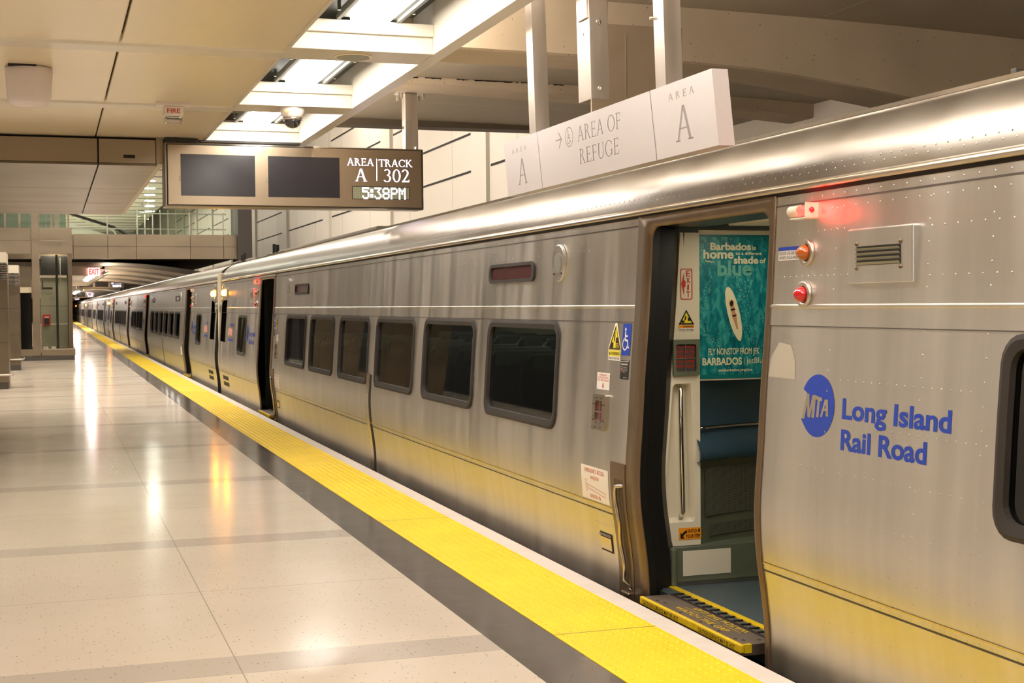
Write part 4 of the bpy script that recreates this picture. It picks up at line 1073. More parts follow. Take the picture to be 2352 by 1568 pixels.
t = thing('fire_strobe', 'white ceiling fire alarm strobe marked FIRE in red', 'fire alarm', (fx, fy, ZC-.02))
bm = bmesh.new(); box(bm, fx-.135, fx+.135, fy-.07, fy+.07, ZC-.045, ZC-.006, .006); box(bm, fx-.075, fx+.075, fy-.065, fy+.065, ZC-.125, ZC-.045, .01); obj('strobe_body', bm, 'plastic', t)
bm = bmesh.new(); box(bm, fx-.07, fx+.07, fy-.06, fy+.06, ZC-.18, ZC-.125, .02); obj('strobe_lens', bm, 'clear', t)
bm = bmesh.new(); cyl(bm, (fx-.05, fy, ZC-.15), (fx+.05, fy, ZC-.15), .012, 8); obj('flash_tube', bm, 'alu', t)
bm = bmesh.new(); put_text(bm, 'FIRE', fx-.05, fx+.05, ZC-.103, .034, lambda u, v: (u, fy-.066, v), .01); obj('lettering', bm, 'redink', t)
bx_, by_ = -.115, 10.05
t = thing('detector_cover', 'milky plastic drum cover hanging at the left edge of the ceiling', 'cover', (bx_, by_, ZC-.01))
bm = lathe(bmesh.new(), (bx_, by_, ZC-.015), (0, 0, -1), [(0, .150), (.012, .156), (.05, .153), (.20, .142), (.235, .132), (.25, .11), (.252, .001)], 32); obj('cover', bm, 'milky', t, smooth=True)
bm = bmesh.new(); box(bm, bx_-.13, bx_+.05, by_-.158, by_-.10, ZC-.024, ZC-.012); obj('gap_in_rim', bm, 'seam', t)

# ------------------------------------------------------------------ hanging departure signs
def departure_sign(y, x0, zt, area, label, s=1.):
    """x0,zt: top-left corner of the face; the clock panel sits at the right"""
    t = thing('departure_sign', label, 'sign', (x0+1.26*s, y+.13, zt-.58*s), 'hanging departure signs')
    W, H = 2.535*s, .592*s
    X = lambda u: x0+u*s
    Zz = lambda v: zt+v*s
    bm = bmesh.new(); box(bm, x0-.028*s, x0+W+.012*s, y+.012, y+.262, zt-H-.014*s, zt+.012*s, .012); obj('housing', bm, 'signframe', t)
    bm = bmesh.new(); box(bm, x0-.004, x0+W-.004, y+.004, y+.016, zt-H, zt); obj('face_gap', bm, 'seam', t)
    bm = bmesh.new(); box(bm, x0+.006, x0+W-.012, y-.002, y+.010, zt-H+.008, zt-.008, .003); obj('face_panel', bm, 'signsteel', t)
    f = lambda o: (lambda u, v: (X(u), y-.002-o, Zz(v)))
    for a in (.128, .966):
        bm = bmesh.new(); box(bm, X(a), X(a+.711), y-.006, y+.0, Zz(-.498), Zz(-.097), .002); sc = obj('display_screen', bm, 'screen', t)
        bm = lathe(bmesh.new(), (X(a-.014), y-.003, Zz(-.333)), (0, -1, 0), [(0, .007*s), (.003, .006*s), (.004, .001)], 8); obj('indicator_light', bm, 'clkbg', sc)
        bm = bmesh.new()
        for dz in (-.018, .018): lathe(bm, (X(a-.014), y-.003, Zz(-.333+dz)), (0, -1, 0), [(0, .004*s), (.003, .003*s), (.004, .001)], 8)
        obj('sensor_dot', bm, 'seam', sc)
    bm = bmesh.new()
    put_serif(bm, 'AREA', 1.754, 2.028, -.170, .072, f(.002), .07, .125, .02)
    put_serif(bm, 'TRACK', 2.078, 2.428, -.174, .072, f(.002), .07, .125, .02)
    put_serif(bm, area, 1.835, 1.957, -.326, .125, f(.002), .06, .125)
    put_serif(bm, '302', 2.126, 2.394, -.327, .125, f(.002), .055, .125, .02)
    rect2(bm, 2.0535, 2.0605, -.322, -.098, f(.002))
    obj('lit_lettering', bm, 'letlit', t)
    bm = bmesh.new(); rect2(bm, 1.802, 2.394, -.506, -.376, f(.0022)); ck = obj('clock_display', bm, 'seam', t)
    bm = bmesh.new()
    for i in range(30):
        for j in range(7):
            u = 1.811+i*.0193; v = -.500+j*.0168
            rect2(bm, u, u+.0178, v, v+.0155, f(.003))
    obj('led_matrix', bm, 'clkbg', ck)
    bm = bmesh.new(); put_dots(bm, '5:38PM', 1.905, 2.352, -.503, -.386, f(.004)); obj('clock_digits', bm, 'clkdot', ck)
    bm = bmesh.new(); box(bm, X(2.365), X(2.50), y+.03, y+.165, zt, Zz(.58), .004); hp = obj('hanger_post', bm, 'alu', t)
    bm = bmesh.new(); box(bm, X(2.30), X(2.575), y-.03, y+.22, Zz(.58), Zz(.60)); obj('ceiling_plate', bm, 'alu', hp)
    bm = bmesh.new()
    for a in (2.325, 2.55):
        for dy_ in (0, .19): cyl(bm, (X(a), y+dy_, Zz(.52)), (X(a), y+dy_, Zz(.58)), .012*s, 8)
    cyl(bm, (X(2.35), y+.1, Zz(.235)), (X(2.365), y+.1, Zz(.235)), .014, 8)
    cyl(bm, (X(2.47), y+.02, zt+.01), (X(2.47), y+.02, zt+.035), .014, 8)
    obj('bolt', bm, 'chrome', hp)
    bm = bmesh.new(); box(bm, X(-.02), X(.30), y+.02, y+.20, zt+.01, zt+.055, .004); box(bm, X(.0), X(1.3), y+.06, y+.16, zt+.03, zt+.05)
    obj('mounting_rail', bm, 'rubber', t)
    return t
departure_sign(13.75, 1.083, 3.124, 'A', 'large hanging departure sign with two dark screens reading AREA A TRACK 302')
departure_sign(81, 1.40, 3.22, 'B', 'second departure sign, farther down the platform, reading area B')
departure_sign(130, 1.25, 3.06, 'B', 'third departure sign, small, below the area B sign')
departure_sign(182, 1.0, 3.1, 'B', 'tiny farthest departure sign at the end of the platform')

# ------------------------------------------------------------------ AREA OF REFUGE sign
XS = 2.66; LEAN = .045
t = thing('refuge_sign', 'long pale hanging sign reading AREA OF REFUGE above the train', 'sign', (XS+.04, 6.7, 2.21))
sh = lambda x, z: x+LEAN*(2.535-z)
def shbox(bm, x0, x1, y0, y1, z0, z1):
    box(bm, x0, x1, y0, y1, z0, z1)
    return bm
bm = bmesh.new(); V = []
for (y, z) in ((8.15, 2.535), (8.11, 2.21), (5.28, 2.21), (5.315, 2.536)): V.append((y, z))
grid(bm, [[(sh(XS, z), y, z) for y, z in V], [(sh(XS+.075, z), y, z) for y, z in V]], closed=True)
for X in (XS, XS+.075): bm.faces.new([bm.verts.new((sh(X, z), y, z)) for y, z in V])
obj('sign_panel', bm, 'signwhite', t)
f = lambda u, v: (sh(XS, v)-.0006, -u, v)
bm = bmesh.new()
for a, b in (((7.534, 2.534), (7.482, 2.211)), ((5.952, 2.535), (5.908, 2.211))):
    poly2(bm, [(-a[0]-.002, a[1]), (-a[0]+.002, a[1]), (-b[0]+.002, b[1]), (-b[0]-.002, b[1])], f)
obj('panel_joint', bm, 'seam', t)
bm = bmesh.new()
put_serif(bm, 'AREA', -8.0, -7.724, 2.455, .027, f, .07, .12, .35)
put_serif(bm, 'A', -7.905, -7.73, 2.262, .152, f, .055, .10)
put_serif(bm, 'AREA OF', -6.9, -6.315, 2.407, .080, f, .055, .10, .03)
put_serif(bm, 'REFUGE', -6.885, -6.345, 2.287, .080, f, .055, .10, .03)
put_serif(bm, 'AREA', -5.755, -5.488, 2.459, .032, f, .07, .12, .35)
put_serif(bm, 'A', -5.692, -5.516, 2.268, .155, f, .055, .10)
for q in ring2(-7.024, 2.447, .06, .054, .007, .006, 0, 360, 30): poly2(bm, q, f)
wheelchair(bm, -7.03, 2.447, .078, f)
rect2(bm, -7.235, -7.14, 2.446, 2.453, f)
poly2(bm, [(-7.19, 2.489), (-7.178, 2.489), (-7.133, 2.4495), (-7.178, 2.402), (-7.19, 2.402), (-7.149, 2.4495)], f)
obj('lettering', bm, 'signgrey', t)
for y in (7.62, 5.84):
    bm = bmesh.new(); h = .03
    rows = [[(XS+.005+dx+h*(2.54-z), y+d, z) for dx, d in ((0, -.055), (.085, -.055), (.085, .055), (0, .055))] for z in (2.53, 3.78)]
    grid(bm, rows, closed=True); obj('hanger_post', bm, 'alu', t)
bm = bmesh.new(); cyl(bm, (XS-.02, 5.90, 2.86), (XS+.01, 5.90, 2.86), .008, 8); obj('bolt', bm, 'chrome', t)
t = thing('hanging_channel', 'short aluminium hanger channel ending above the refuge sign', 'post', (2.70, 6.75, 3.75))
bm = bmesh.new()
grid(bm, [[(2.66+dx+.02*(2.6-z), 6.755+d, z) for dx, d in ((.10, -.07), (0, -.07), (0, .11), (.006, .11), (.006, -.064), (.10, -.064))] for z in (2.605, 3.78)], closed=True)
obj('channel', bm, 'alu', t)
bm = bmesh.new()
for z in (2.66, 3.0): lathe(bm, (2.71+.02*(2.6-z), 6.685, z), (0, -1, 0), [(0, .013), (.008, .012), (.016, .004), (.017, .001)], 10)
cyl(bm, (2.65, 6.78, 2.95), (2.66, 6.78, 2.95), .01, 8)
obj('bolt', bm, 'chrome', t)
bm = bmesh.new(); box(bm, 2.64, 2.66, 6.70, 6.83, 3.02, 3.14, .003); obj('mounting_tab', bm, 'alu', t)
t = thing('steel_plate', 'flat grey steel plate with a vertical seam hanging behind the refuge sign posts', 'panel', (3.6, 8.42, 2.75))
bm = bmesh.new(); box(bm, 3.345, 3.99, 8.40, 8.42, 2.72, 3.362); obj('plate', bm, 'zinc', t)
bm = bmesh.new(); box(bm, 3.583, 3.588, 8.396, 8.40, 2.72, 3.30); obj('seam', bm, 'alu', t)
bm = bmesh.new()
for x in (3.45, 3.9): box(bm, x-.02, x+.02, 8.42, 8.44, 3.2, 3.80)
obj('strap', bm, 'alu', t)

# ------------------------------------------------------------------ vault over the track
def vz(x): return 3.74-.004*(x-3)**2-.0012*max(0, x-5.5)**3
def rib_bottom(x):
    P = [(2.4, 3.36), (3.0, 3.353), (4.48, 3.34), (5.13, 3.31), (5.54, 3.265), (6.1, 3.195), (6.45, 3.145), (7.1, 3.05), (7.8, 2.93)]
    for (a, b), (c, d) in zip(P, P[1:]):
        if x <= c: return b+(d-b)*(x-a)/(c-a)
    return P[-1][1]
xs = [2.3+.25*k for k in range(22)]+[7.72]
bm = bmesh.new(); grid(bm, [[(x, y, vz(x)) for x in xs] for y in (-9, 16.3)]); struct('ceiling_vault', bm, 'vault', 'smooth grey vault panels over the track', 'ceiling', smooth=True)
bm = bmesh.new()
for y in (1.9, 4.4, 6.9, 11.4, 14.6):
    grid(bm, [[(x, y+d, vz(x)-.0015) for x in xs] for d in (0, .008)])
for x in (4.15, 5.6): grid(bm, [[(x, y, vz(x)-.0015) for y in (-9, 9.3)], [(x+.008, y, vz(x+.008)-.0015) for y in (-9, 9.3)]])
struct('ceiling_vault_joint', bm, 'paintw', 'pale joints between vault panels', 'ceiling')
for y, th, fb in ((9.4, .55, rib_bottom), (-2, .6, rib_bottom), (13.0, .5, lambda x: vz(x)-.05-.018*max(0, x-3))):
    bm = bmesh.new()
    grid(bm, [[(x, y, vz(x)) for x in xs], [(x, y, fb(x)) for x in xs], [(x, y+.03, fb(x)-.012) for x in xs], [(x, y+th, fb(x)-.012) for x in xs], [(x, y+th, vz(x)) for x in xs]])
    struct('ceiling_rib', bm, 'conc', 'pitted concrete arch rib over the track', 'ceiling')
bm = bmesh.new()
r_ = random.Random(3)
for k in range(46):
    x = 2.6+r_.random()*2.3; w = .02+r_.random()*.09
    quad(bm, (x, 12.996, vz(x)-.001), (x+w, 12.996, vz(x)-.001), (x+w*.8, 12.996, vz(x)-.006-.01*r_.random()), (x+w*.1, 12.996, vz(x)-.006-.01*r_.random()))
struct('ceiling_stain', bm, 'seam', 'black water stain along the rib joint', 'stain')
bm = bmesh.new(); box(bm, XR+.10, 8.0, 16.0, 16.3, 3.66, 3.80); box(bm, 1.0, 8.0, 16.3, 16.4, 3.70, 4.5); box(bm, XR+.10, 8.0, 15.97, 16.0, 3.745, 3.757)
struct('ceiling_beam', bm, 'beamdk', 'beam closing the low vault, its shade painted dark brown', 'ceiling')

# ------------------------------------------------------------------ white panel wall behind the train
XW = 7.7
bm = bmesh.new(); box(bm, XW, XW+.2, Y0, Y1, -1.2, 9); struct('wall_right', bm, 'wallw', 'white panelled station wall beyond the train', 'wall')
bm = bmesh.new()
for k in range(-3, 8):
    a = 33.06+7.59*k; b = a+6.47
    for j in range(0, 8):
        z = 1.94+.721*j; box(bm, XW-.004, XW+.001, a, b, z-.022, z+.022)
struct('wall_right_slot', bm, 'seam', 'black horizontal slots in the white wall', 'wall')
bm = bmesh.new()
for k in range(-3, 8):
    a = 33.06+7.59*k-1.03; box(bm, XW-.07, XW, a, a+.95, -1.2, 9)
struct('wall_right_pilaster', bm, 'wallw', 'white pilasters on the panelled wall', 'wall')
bm = bmesh.new()
for k in range(-3, 8):
    a = 33.06+7.59*k-1.03; box(bm, XW-.072, XW-.0, a-.012, a, -1.2, 9)
    for d in (1.45, 4.94): box(bm, XW-.003, XW, a+1.03+d, a+1.03+d+.02, -1.2, 9)
struct('wall_right_joint', bm, 'pilast', 'grey pilaster edges and panel joints', 'wall')
bm = bmesh.new(); box(bm, -12, -11.8, Y0, 34, -1.2, 9); struct('wall_left', bm, 'wallw', 'pale wall on the far left of the station', 'wall')
bm = bmesh.new(); box(bm, -12, -11.8, 34, Y1, -1.2, 9); struct('wall_left_dark', bm, 'seam', 'unseen far left wall, coloured dark to dim the window reflections', 'wall')  # unseen wall stretch, given a dark colour to keep window reflections dim
bm = bmesh.new(); box(bm, -12, 7.2, Y0-.2, Y0, -1.2, 5); struct('wall_back', bm, 'wallw', 'pale wall behind the camera', 'wall')
bm = bmesh.new(); box(bm, -12, XE-.1, Y0, 16, 3.6, 3.8); struct('ceiling_left', bm, 'vault', 'vault panels over the left track', 'ceiling')

# ------------------------------------------------------------------ steel bulkhead beyond the platform ceiling
ZB = 2.935
bm = bmesh.new()
for p, q in ((-4.7, -1.6), (-1.59, .445), (.46, .985)): box(bm, p, q, 13.86, 13.90, ZB+.004, 3.165)
struct('trim_9', bm, 'clad2', 'brushed stainless face of the bulkhead with a vertical joint', 'bulkhead')
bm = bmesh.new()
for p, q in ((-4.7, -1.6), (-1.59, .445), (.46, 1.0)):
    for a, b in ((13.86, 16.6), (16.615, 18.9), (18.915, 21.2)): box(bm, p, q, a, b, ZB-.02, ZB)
struct('trim_4', bm, 'soffit', 'brushed stainless underside of the bulkhead, darkened to look dimmer than its face', 'bulkhead')
bm = bmesh.new(); box(bm, -4.7, .985, 13.92, 21.2, ZB+.003, 3.6); struct('trim_5', bm, 'seam', 'dark core of the bulkhead joints', 'bulkhead')
bm = bmesh.new(); box(bm, .99, 1.06, 13.86, 21.22, ZB-.004, 3.6, .004); struct('trim_6', bm, 'clad2', 'steel edge trim of the bulkhead', 'bulkhead')
t = thing('sensor_slot', 'small black rectangular slot in the steel bulkhead face', 'sensor', (.735, 13.855, 3.0))
bm = B(.685, .793, 13.85, 13.862, 2.985, 3.017, .002); obj('slot_frame', bm, 'black', t)
bm = B(.73, .76, 13.848, 13.852, 2.996, 3.004); obj('lens', bm, 'dkglass', t)

# ------------------------------------------------------------------ high hall: mezzanine, balustrade, far ceiling
bm = bmesh.new(); box(bm, -12, 7.7, 16.4, 120, 8.9, 9.1); struct('ceiling_hall', bm, 'hall', 'white ceiling of the tall hall', 'ceiling')
YM = 46.
bm = bmesh.new()
xs_ = [-4.5, .70, 1.75, 2.63, 4.32, 5.38, 5.815]
for p, q in zip(xs_, xs_[1:]):
    for a, b in ((3.11, 3.497), (3.507, 3.89)): box(bm, p+.008, q-.008, YM, YM+.05, a, b)
struct('trim_7', bm, 'clad2', 'satin steel mezzanine fascia spanning over the train', 'fascia')
bm = bmesh.new(); box(bm, -4.5, 5.80, YM+.045, 120, 3.13, 3.86); struct('floor_mezzanine', bm, 'beamdk', 'mezzanine deck behind the steel fascia', 'mezzanine')
t = thing('glass_balustrade', 'green tinted glass balustrade with two rails on the mezzanine edge', 'railing', (3.2, YM+.2, 3.89))
xs_ = [-4.5, -2.2, -.1, 1.75, 3.02, 4.32, 5.4, 5.76]
for p, q in zip(xs_, xs_[1:]):
    bm = B(p+.015, q-.015, YM+.18, YM+.20, 3.88, 5.55); obj('glass_panel', bm, 'railglass', t)
for x in (1.75, 4.32, 5.4):
    bm = B(x-.02, x+.02, YM+.20, YM+.24, 3.88, 4.62); obj('rail_post', bm, 'alu', t)
for z in (4.08, 4.575):
    bm = tube(bmesh.new(), [(-4.5, YM+.26, z), (5.5, YM+.26, z)], .022, 8); obj('rail', bm, 'alu', t)
bm = bmesh.new(); put_text(bm, '304', 2.02, 2.30, 4.80, .14, lambda u, v: (u, YM+.176, v)); rect2(bm, 2.72, 2.86, 4.862, 4.876, lambda u, v: (u, YM+.176, v)); poly2(bm, [(2.80, 4.93), (2.82, 4.93), (2.875, 4.869), (2.82, 4.81), (2.80, 4.81), (2.852, 4.869)], lambda u, v: (u, YM+.176, v)); obj('track_number_decal', bm, 'signgrey', t)
bm = bmesh.new(); box(bm, 5.80, 6.25, YM-.4, YM+1.0, -1.2, 8.9); struct('wall_column', bm, 'dkbase', 'dark grey column between mezzanine and white wall', 'column')
bm = bmesh.new(); box(bm, -12, 7.7, 110, 110.3, 3.87, 9); struct('wall_hall', bm, 'hall', 'bright end wall of the mezzanine hall', 'wall')
bm = bmesh.new(); box(bm, -12, 5.8, 47.5, 110, 7.05, 7.2); struct('ceiling_mezzanine', bm, 'hall', 'white slatted mezzanine ceiling', 'ceiling')
bm = bmesh.new()
for k in range(20): box(bm, -6, 5.8, 48.2+3.0*k, 48.35+3.0*k, 7.02, 7.05)
struct('ceiling_slat', bm, 'recess', 'grey joints in the mezzanine ceiling', 'ceiling')
for k in range(6):
    y = 62+3.9*k; x = (5.3/74.)*y*.93
    t = thing('ceiling_downlight', ['nearest', 'second', 'third', 'fourth', 'fifth', 'sixth'][k]+' round downlight in the row on the mezzanine ceiling, counted from the departure sign', 'light', (x, y, 7.05), 'downlights over the mezzanine')
    bm = lathe(bmesh.new(), (x, y, 7.05), (0, 0, -1), [(0, .30), (.02, .30), (.025, .27), (.026, .001)], 18); obj('rim', bm, 'hall', t)
    bm = lathe(bmesh.new(), (x, y, 7.024), (0, 0, -1), [(0, .26), (.012, .24), (.016, .001)], 18); obj('lens', bm, 'downlight', t)
bm = bmesh.new(); box(bm, -4.5, 5.80, YM+.05, 110, 3.86, 3.875); struct('floor_hall', bm, 'wallw', 'pale mezzanine floor', 'floor')
# escalator truss and glazed screen beyond the balustrade
t = thing('escalator', 'pale sloping escalator side behind the mezzanine balustrade', 'escalator', (1.6, 70, 3.87))
bm = bmesh.new(); grid(bm, [[(-1.5, y, 3.87) for y in (62, 63)], [(-1.5, y, 6.2) for y in (62, 63)], [(2.6, y, 4.9) for y in (62, 63)], [(3.4, y, 3.87) for y in (62, 63)]], closed=False)
poly2(bm, [(-1.5, 3.87), (3.4, 3.87), (2.6, 4.6), (-1.5, 5.9)], lambda u, v: (u, 62, v)); obj('side_panel', bm, 'hall', t)
bm = tube(bmesh.new(), [(-1.5, 61.9, 6.3), (2.6, 61.9, 5.0), (3.3, 61.9, 4.6), (3.7, 61.9, 4.0)], .06, 8); obj('handrail', bm, 'rubber', t)
t = thing('glazed_screen', 'mullioned glass screen on the mezzanine right of the escalator', 'screen', (6.2, 80, 3.87))
for k in range(8):
    x = 4.6+.42*k; bm = B(x, x+.06, 80, 80.1, 3.87, 7.0); obj('mullion', bm, 'alu', t)
for z in (4.5, 5.4): bm = B(4.6, 7.6, 80, 80.08, z, z+.06); obj('transom', bm, 'recess', t)
bm = B(4.6, 7.6, 80.02, 80.04, 3.87, 7.0); obj('glass_pane', bm, 'railglass', t)

# vault and ceiling of the far part of the platform
bm = bmesh.new(); rows = []
def fz(x): return 3.05-.028*max(0, x-1.5)**2-.004*max(0, x-4)**3
for y in (47.5, 215): rows.append([(x, y, fz(x)) for x in [-4, 0, 1.5, 2.2, 3, 3.8, 4.6, 5.4, 6.2, 7.08, 7.7]])
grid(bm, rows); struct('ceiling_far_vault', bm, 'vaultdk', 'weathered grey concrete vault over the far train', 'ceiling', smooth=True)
bm = bmesh.new()
for y in (52, 58, 65, 73, 82, 92, 104):
    X_ = [1.5, 2.2, 3, 3.8, 4.6, 5.4, 6.2, 7.08, 7.69]
    grid(bm, [[(x, y, fz(x)) for x in X_], [(x, y, fz(x)-.10) for x in X_], [(x, y+.8, fz(x)-.10) for x in X_], [(x, y+.8, fz(x)) for x in X_]])
struct('ceiling_far_rib', bm, 'conc', 'shallow ribs under the far vault', 'ceiling')
bm = bmesh.new(); box(bm, -4, 1.86, 52, 52.3, 2.72, 3.13); box(bm, -4, 1.86, 52.3, 80, 2.76, 2.80); box(bm, -4, 2.1, 98, 98.3, 2.72, 3.2); box(bm, -4, 2.1, 98.3, 170, 2.76, 2.80); struct('trim_8', bm, 'wallw', 'white soffit bulkhead behind the exit sign', 'bulkhead')
bm = bmesh.new(); box(bm, -4, 1.7, 47.6, 52, 3.06, 3.12); struct('ceiling_void', bm, 'black', 'black void above the far bulkhead', 'ceiling')
t = thing('exit_sign', 'lit red EXIT sign on the white far bulkhead', 'sign', (1.48, 51.95, 2.9))
bm = B(1.20, 1.77, 51.86, 51.99, 2.99, 3.06, .005); obj('canopy', bm, 'paintw', t)
bm = B(1.28, 1.69, 51.90, 51.96, 2.70, 2.99, .004); obj('face', bm, 'exitface', t)
bm = bmesh.new(); put_text(bm, 'EXIT', 1.31, 1.66, 2.755, .19, lambda u, v: (u, 51.895, v), .03); obj('lettering', bm, 'exitred', t)
bm = bmesh.new(); box(bm, -4, 2.45, 72.5, 215, 3.2, 3.28); struct('ceiling_far', bm, 'paintw', 'ivory ceiling of the far platform', 'ceiling')
for k in range(2): light(55+4*k, 58.6+4*k, 1.47, 'far ceiling light in the bright pair below the exit sign', z=2.765, group='far ceiling lights below the exit sign')
for k in range(12): light(66+8*k, 72+8*k, .2, 'added fill light of the far inner row, hidden behind the elevator', z=2.765, group='added far inner fill lights')  # inner row added out of view to brighten the far train
for k in (0, 1, 2, 9, 10): light(98.4+5*k, 103.2+5*k, 1.75, 'tiny farthest ceiling light beyond the area B sign', z=2.70, group='farthest ceiling lights')
bm = bmesh.new(); box(bm, -12, 8, 214, 214.3, -1.2, 5); struct('wall_end', bm, 'seam', 'dark tunnel end', 'wall')

# fill lights added to brighten the tall space, unseen above the sight line
for k, (x, y) in enumerate(((1.1, 21), (1.35, 28), (1.6, 35), (1.8, 41.5), (-4, 25), (-4, 33), (6.2, 24), (6.2, 34), (-8.5, 20), (-8.5, 28))):
    t = thing('hall_fill_light', 'added round fill light on the tall hall ceiling, out of sight', 'light', (x, y, 8.85), 'added hall fill lights')
    bm = lathe(bmesh.new(), (x, y, 8.899), (0, 0, -1), [(0, .66), (.08, .66), (.10, .62)], 20); obj('reflector', bm, 'alu', t)
    bm = lathe(bmesh.new(), (x, y, 8.81), (0, 0, -1), [(0, .6), (.012, .58), (.014, .001)], 20); obj('lens', bm, 'hall_fill', t)

for k, (x, y) in enumerate(((-3, 50), (-3, 60), (0, 68), (0, 78), (0, 88), (0, 99), (-5, 75), (-5, 95))):  # lamps added out of view to brighten the mezzanine hall
    t = thing('mezzanine_fill_lamp', 'added round fill lamp on the mezzanine ceiling, out of sight', 'light', (x, y, 7.02), 'added mezzanine fill lamps')
    bm = lathe(bmesh.new(), (x, y, 7.019), (0, 0, -1), [(0, .36), (.05, .36), (.06, .33)], 20); obj('rim', bm, 'hall', t)
    bm = lathe(bmesh.new(), (x, y, 6.965), (0, 0, -1), [(0, .32), (.012, .3), (.014, .001)], 20); obj('lens', bm, 'mezzfill', t)
for a, b, x in ((48, 51.6, 1.72), (53, 79, 1.862), (99, 168, 2.102)):  # unseen strips added to brighten the far vault
    t = thing('cove_fill_light', 'added strip light on the side of the far soffit, out of sight', 'light', (x, (a+b)/2, 2.9), 'added far cove lights')
    bm = B(x, x+.03, a, b, 2.765, 2.80); box(bm, x, x+.12, a, b, 2.75, 2.763); obj('housing', bm, 'recess', t)
    bm = B(x+.031, x+.04, a, b, 2.768, 2.795); obj('diffuser', bm, 'far_cove_fill', t)

# ------------------------------------------------------------------ lift and steel pylons at the left
YE = 43.7
t = thing('elevator', 'glass and steel platform elevator with dark doorway at the left', 'elevator', (-1., YE+1.5, 0))
bm = bmesh.new(); box(bm, -4.5, .66, YE-.03, YE+3.2, .0, .14); obj('plinth', bm, 'dkbase', t)
bm = bmesh.new(); box(bm, -4.5, -.525, YE-.02, YE+3.2, .14, .34); box(bm, -.28, .68, YE-.04, YE+3.2, .14, .34, .01); obj('base_cladding', bm, 'clad2', t)
bm = B(-.52, -.30, YE-.06, YE+.1, .14, 4.6, .01); obj('steel_column', bm, 'clad2', t)
bm = B(.50, .62, YE-.02, YE+.12, .34, 3.2, .01); obj('corner_column', bm, 'clad', t)
bm = B(.50, .62, YE+3.0, YE+3.15, .34, 3.2, .01); obj('corner_column', bm, 'clad', t)
bm = bmesh.new()
for a, b in ((3.175, 3.56), (3.568, 3.95)): box(bm, -4.5, -.53, YE-.02, YE+.1, a, b, .004); box(bm, -.29, .625, YE-.04, YE+.1, a, b, .004)
box(bm, .57, .62, YE+.1, YE+2.2, 3.18, 3.95)
obj('lintel_cladding', bm, 'clad2', t)
bm = B(-.28, .50, YE+.0, YE+.02, .34, 3.17); obj('glass_panel', bm, 'elevglass', t)
bm = B(.585, .605, YE+.12, YE+3., .34, 3.17); obj('glass_panel', bm, 'elevglass', t)
bm = B(-.95, -.54, YE+.01, YE+.03, .34, 2.02); obj('dark_doorway', bm, 'dkglass', t)
bm = B(-1.6, -.53, YE+.01, YE+.03, 2.2, 2.75, .003); obj('door_header', bm, 'clad', t)
bm = lathe(bmesh.new(), (-.735, YE+.1, 2.02), (0, -1, 0), [(0, .24), (.05, .24), (.06, .2), (.06, .001)], 24); obj('round_lamp_head', bm, 'paint', t)
bm = B(.15, .22, YE+.6, YE+.7, .34, 3.17); obj('guide_rail', bm, 'black', t)
bm = bmesh.new(); box(bm, .28, .30, YE+1.0, YE+1.1, .4, 3.1); box(bm, -.3, .5, YE+1.5, YE+1.56, .3, 1.06); box(bm, -.3, .5, YE+1.5, YE+1.56, 1.07, 1.62); box(bm, -.3, .5, YE+1.5, YE+1.56, 1.63, 2.5)
obj('back_wall', bm, 'lobby', t)
bm = B(-.28, .5, YE+1.3, YE+1.5, 2.58, 3.15); obj('machinery_dark', bm, 'black', t)
bm = bmesh.new(); put_text(bm, '30', -.02, .13, 1.80, .10, lambda u, v: (u, YE+1.495, v)); obj('track_number', bm, 'signgrey', t)
bm = bmesh.new(); box(bm, -.25, .06, YE+1.40, YE+1.42, 2.14, 2.2); box(bm, -.25, -.22, YE+1.40, YE+1.42, 2.14, 2.4); obj('handrail_bracket', bm, 'seam', t)
bm = bmesh.new(); box(bm, -.24, -.09, YE+.3, YE+.5, .34, .40); box(bm, .0, .13, YE+.3, YE+.5, .34, .40); obj('floor_lamp', bm, 'plastic', t)
for x0, x1 in ((-1.56, -1.27), (-1.22, -.86), (-.82, -.56), (-.28, .03), (.09, .13), (.3, .5)):
    bm = B(x0, x1, YE+.05, YE+.07, 3.95, 4.6); obj('upper_glass_panel', bm, 'elevglass', t)
bm = bmesh.new()
for x in (-1.245, -.84, .06, .54): box(bm, x-.03, x+.03, YE+.03, YE+.1, 3.95, 4.6)
box(bm, .16, .25, YE+.05, YE+.15, 3.95, 4.6)
obj('upper_mullion', bm, 'clad2', t)
bm = B(-4, .5, YE+2.9, YE+3.0, 3.95, 5.2); obj('upper_back_wall', bm, 'recess', t)
bm = B(-.2, .42, YE+.5, YE+1.2, 3.30, 3.34); obj('lift_fill_lamp', bm, 'liftfill', t)  # glowing slab added behind the lintel, unseen, to brighten the lift
t = thing('emergency_box', 'red framed emergency box inside the glass elevator bay', 'emergency box', (-.12, YE+1.45, 1.2))
bm = B(-.243, -.018, YE+1.44, YE+1.495, 1.02, 1.36, .01); obj('frame', bm, 'redink', t)
bm = B(-.20, -.055, YE+1.43, YE+1.44, 1.06, 1.24); obj('window', bm, 'screen', t)
bm = B(-.19, -.06, YE+1.43, YE+1.44, 1.265, 1.30); obj('label_strip', bm, 'white', t)

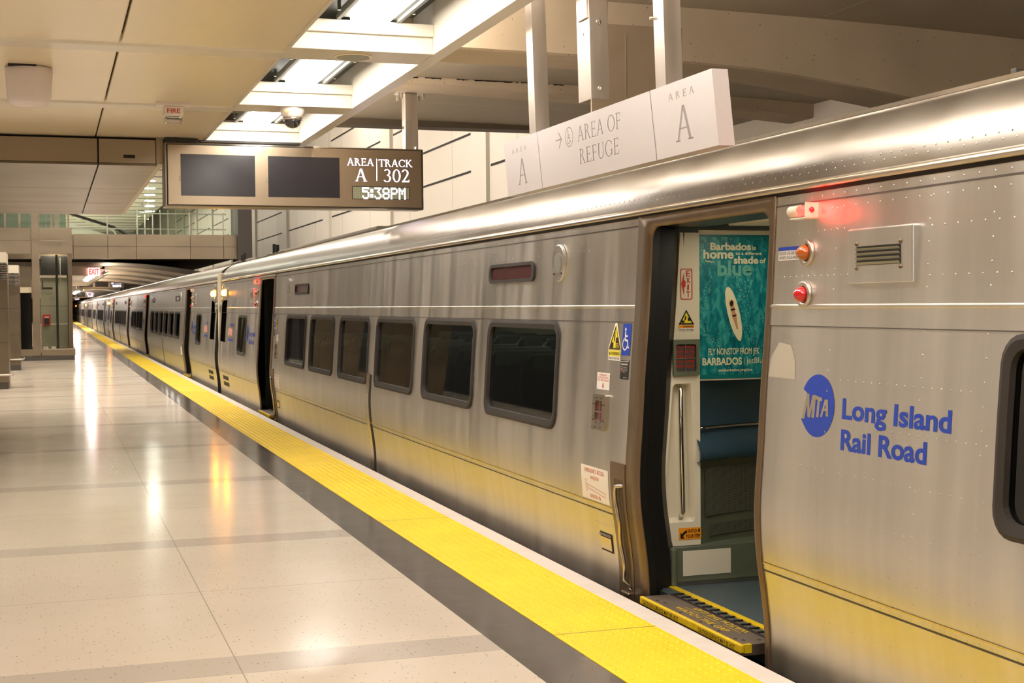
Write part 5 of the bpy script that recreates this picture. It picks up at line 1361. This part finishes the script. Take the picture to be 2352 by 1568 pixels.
def pylon(xr, y, label, w=1.3, d=1.1):
    t = thing('steel_pylon', label, 'pylon', (xr-w/2, y+d/2, 0), 'steel ventilation pylons')
    bm = bmesh.new(); box(bm, xr-w+.01, xr-.01, y+.01, y+d-.01, 0, .13); obj('base', bm, 'dkbase', t)
    bm = bmesh.new(); box(bm, xr-w, xr, y, y+d, .13, 2.12, .006); obj('body', bm, 'clad', t)
    bm = bmesh.new()
    for z in (.9, 1.55): box(bm, xr-w-.001, xr+.001, y-.001, y+.002, z, z+.006)
    obj('panel_joint', bm, 'seam', t)
    bm = bmesh.new()
    for k in range(9): box(bm, xr-w, xr, y, y+d, 2.14+.034*k, 2.152+.034*k)
    obj('louvre', bm, 'alu', t)
    bm = bmesh.new(); box(bm, xr-w+.1, xr-.12, y+.12, y+d-.12, 2.12, 2.46); obj('core', bm, 'seam', t)
    bm = bmesh.new(); box(bm, xr-w, xr-.01, y, y+d, 2.44, 2.64, .004); obj('cap', bm, 'paintw', t)
    bm = tube(bmesh.new(), [(xr-w-.06, y-.07, .275), (xr+.01, y-.07, .275), (xr+.055, y-.05, .275), (xr+.07, y, .275), (xr+.07, y+d, .275)], .022, 8); obj('bumper_rail', bm, 'alu', t, smooth=True)
    return t
pylon(-.79, 28.5, 'nearer steel pylon with louvred top at the left edge')
pylon(-.745, 37.0, 'farther steel pylon between the near pylon and the elevator')

# ------------------------------------------------------------------ world, camera
w = D.worlds.new('World'); SC.world = w; w.use_nodes = True
w.node_tree.nodes['Background'].inputs['Color'].default_value = (1, .88, .72, 1); w.node_tree.nodes['Background'].inputs['Strength'].default_value = .05

F = 3190.; yaw = math.atan(1058/F); pit = -math.atan(85.5/F); roll = .009
fw = Vector((math.sin(yaw)*math.cos(pit), math.cos(yaw)*math.cos(pit), math.sin(pit)))
r0 = Vector((math.cos(yaw), -math.sin(yaw), 0)); u0 = r0.cross(fw)
r = r0*math.cos(roll)-u0*math.sin(roll); u = u0*math.cos(roll)+r0*math.sin(roll)
cam = D.cameras.new('camera'); co = D.objects.new('camera', cam); COL.objects.link(co)
Mx = Matrix((r, u, -fw)).transposed().to_4x4(); Mx.translation = (0, 0, 1.55); co.matrix_world = Mx
cam.sensor_width = 36; cam.sensor_fit = 'HORIZONTAL'; cam.lens = 36*F/2352; cam.clip_end = 500; cam.clip_start = .05
cam.dof.use_dof = True; cam.dof.focus_distance = 8.0; cam.dof.aperture_fstop = 13
SC.camera = co
SC.view_settings.view_transform = 'Standard'; SC.view_settings.look = 'None'; SC.view_settings.gamma = 1; SC.view_settings.exposure = 0.38
SC.view_settings.use_curve_mapping = False
SC.cycles.use_denoising = True
SC.cycles.max_bounces = 8; SC.cycles.sample_clamp_indirect = 8
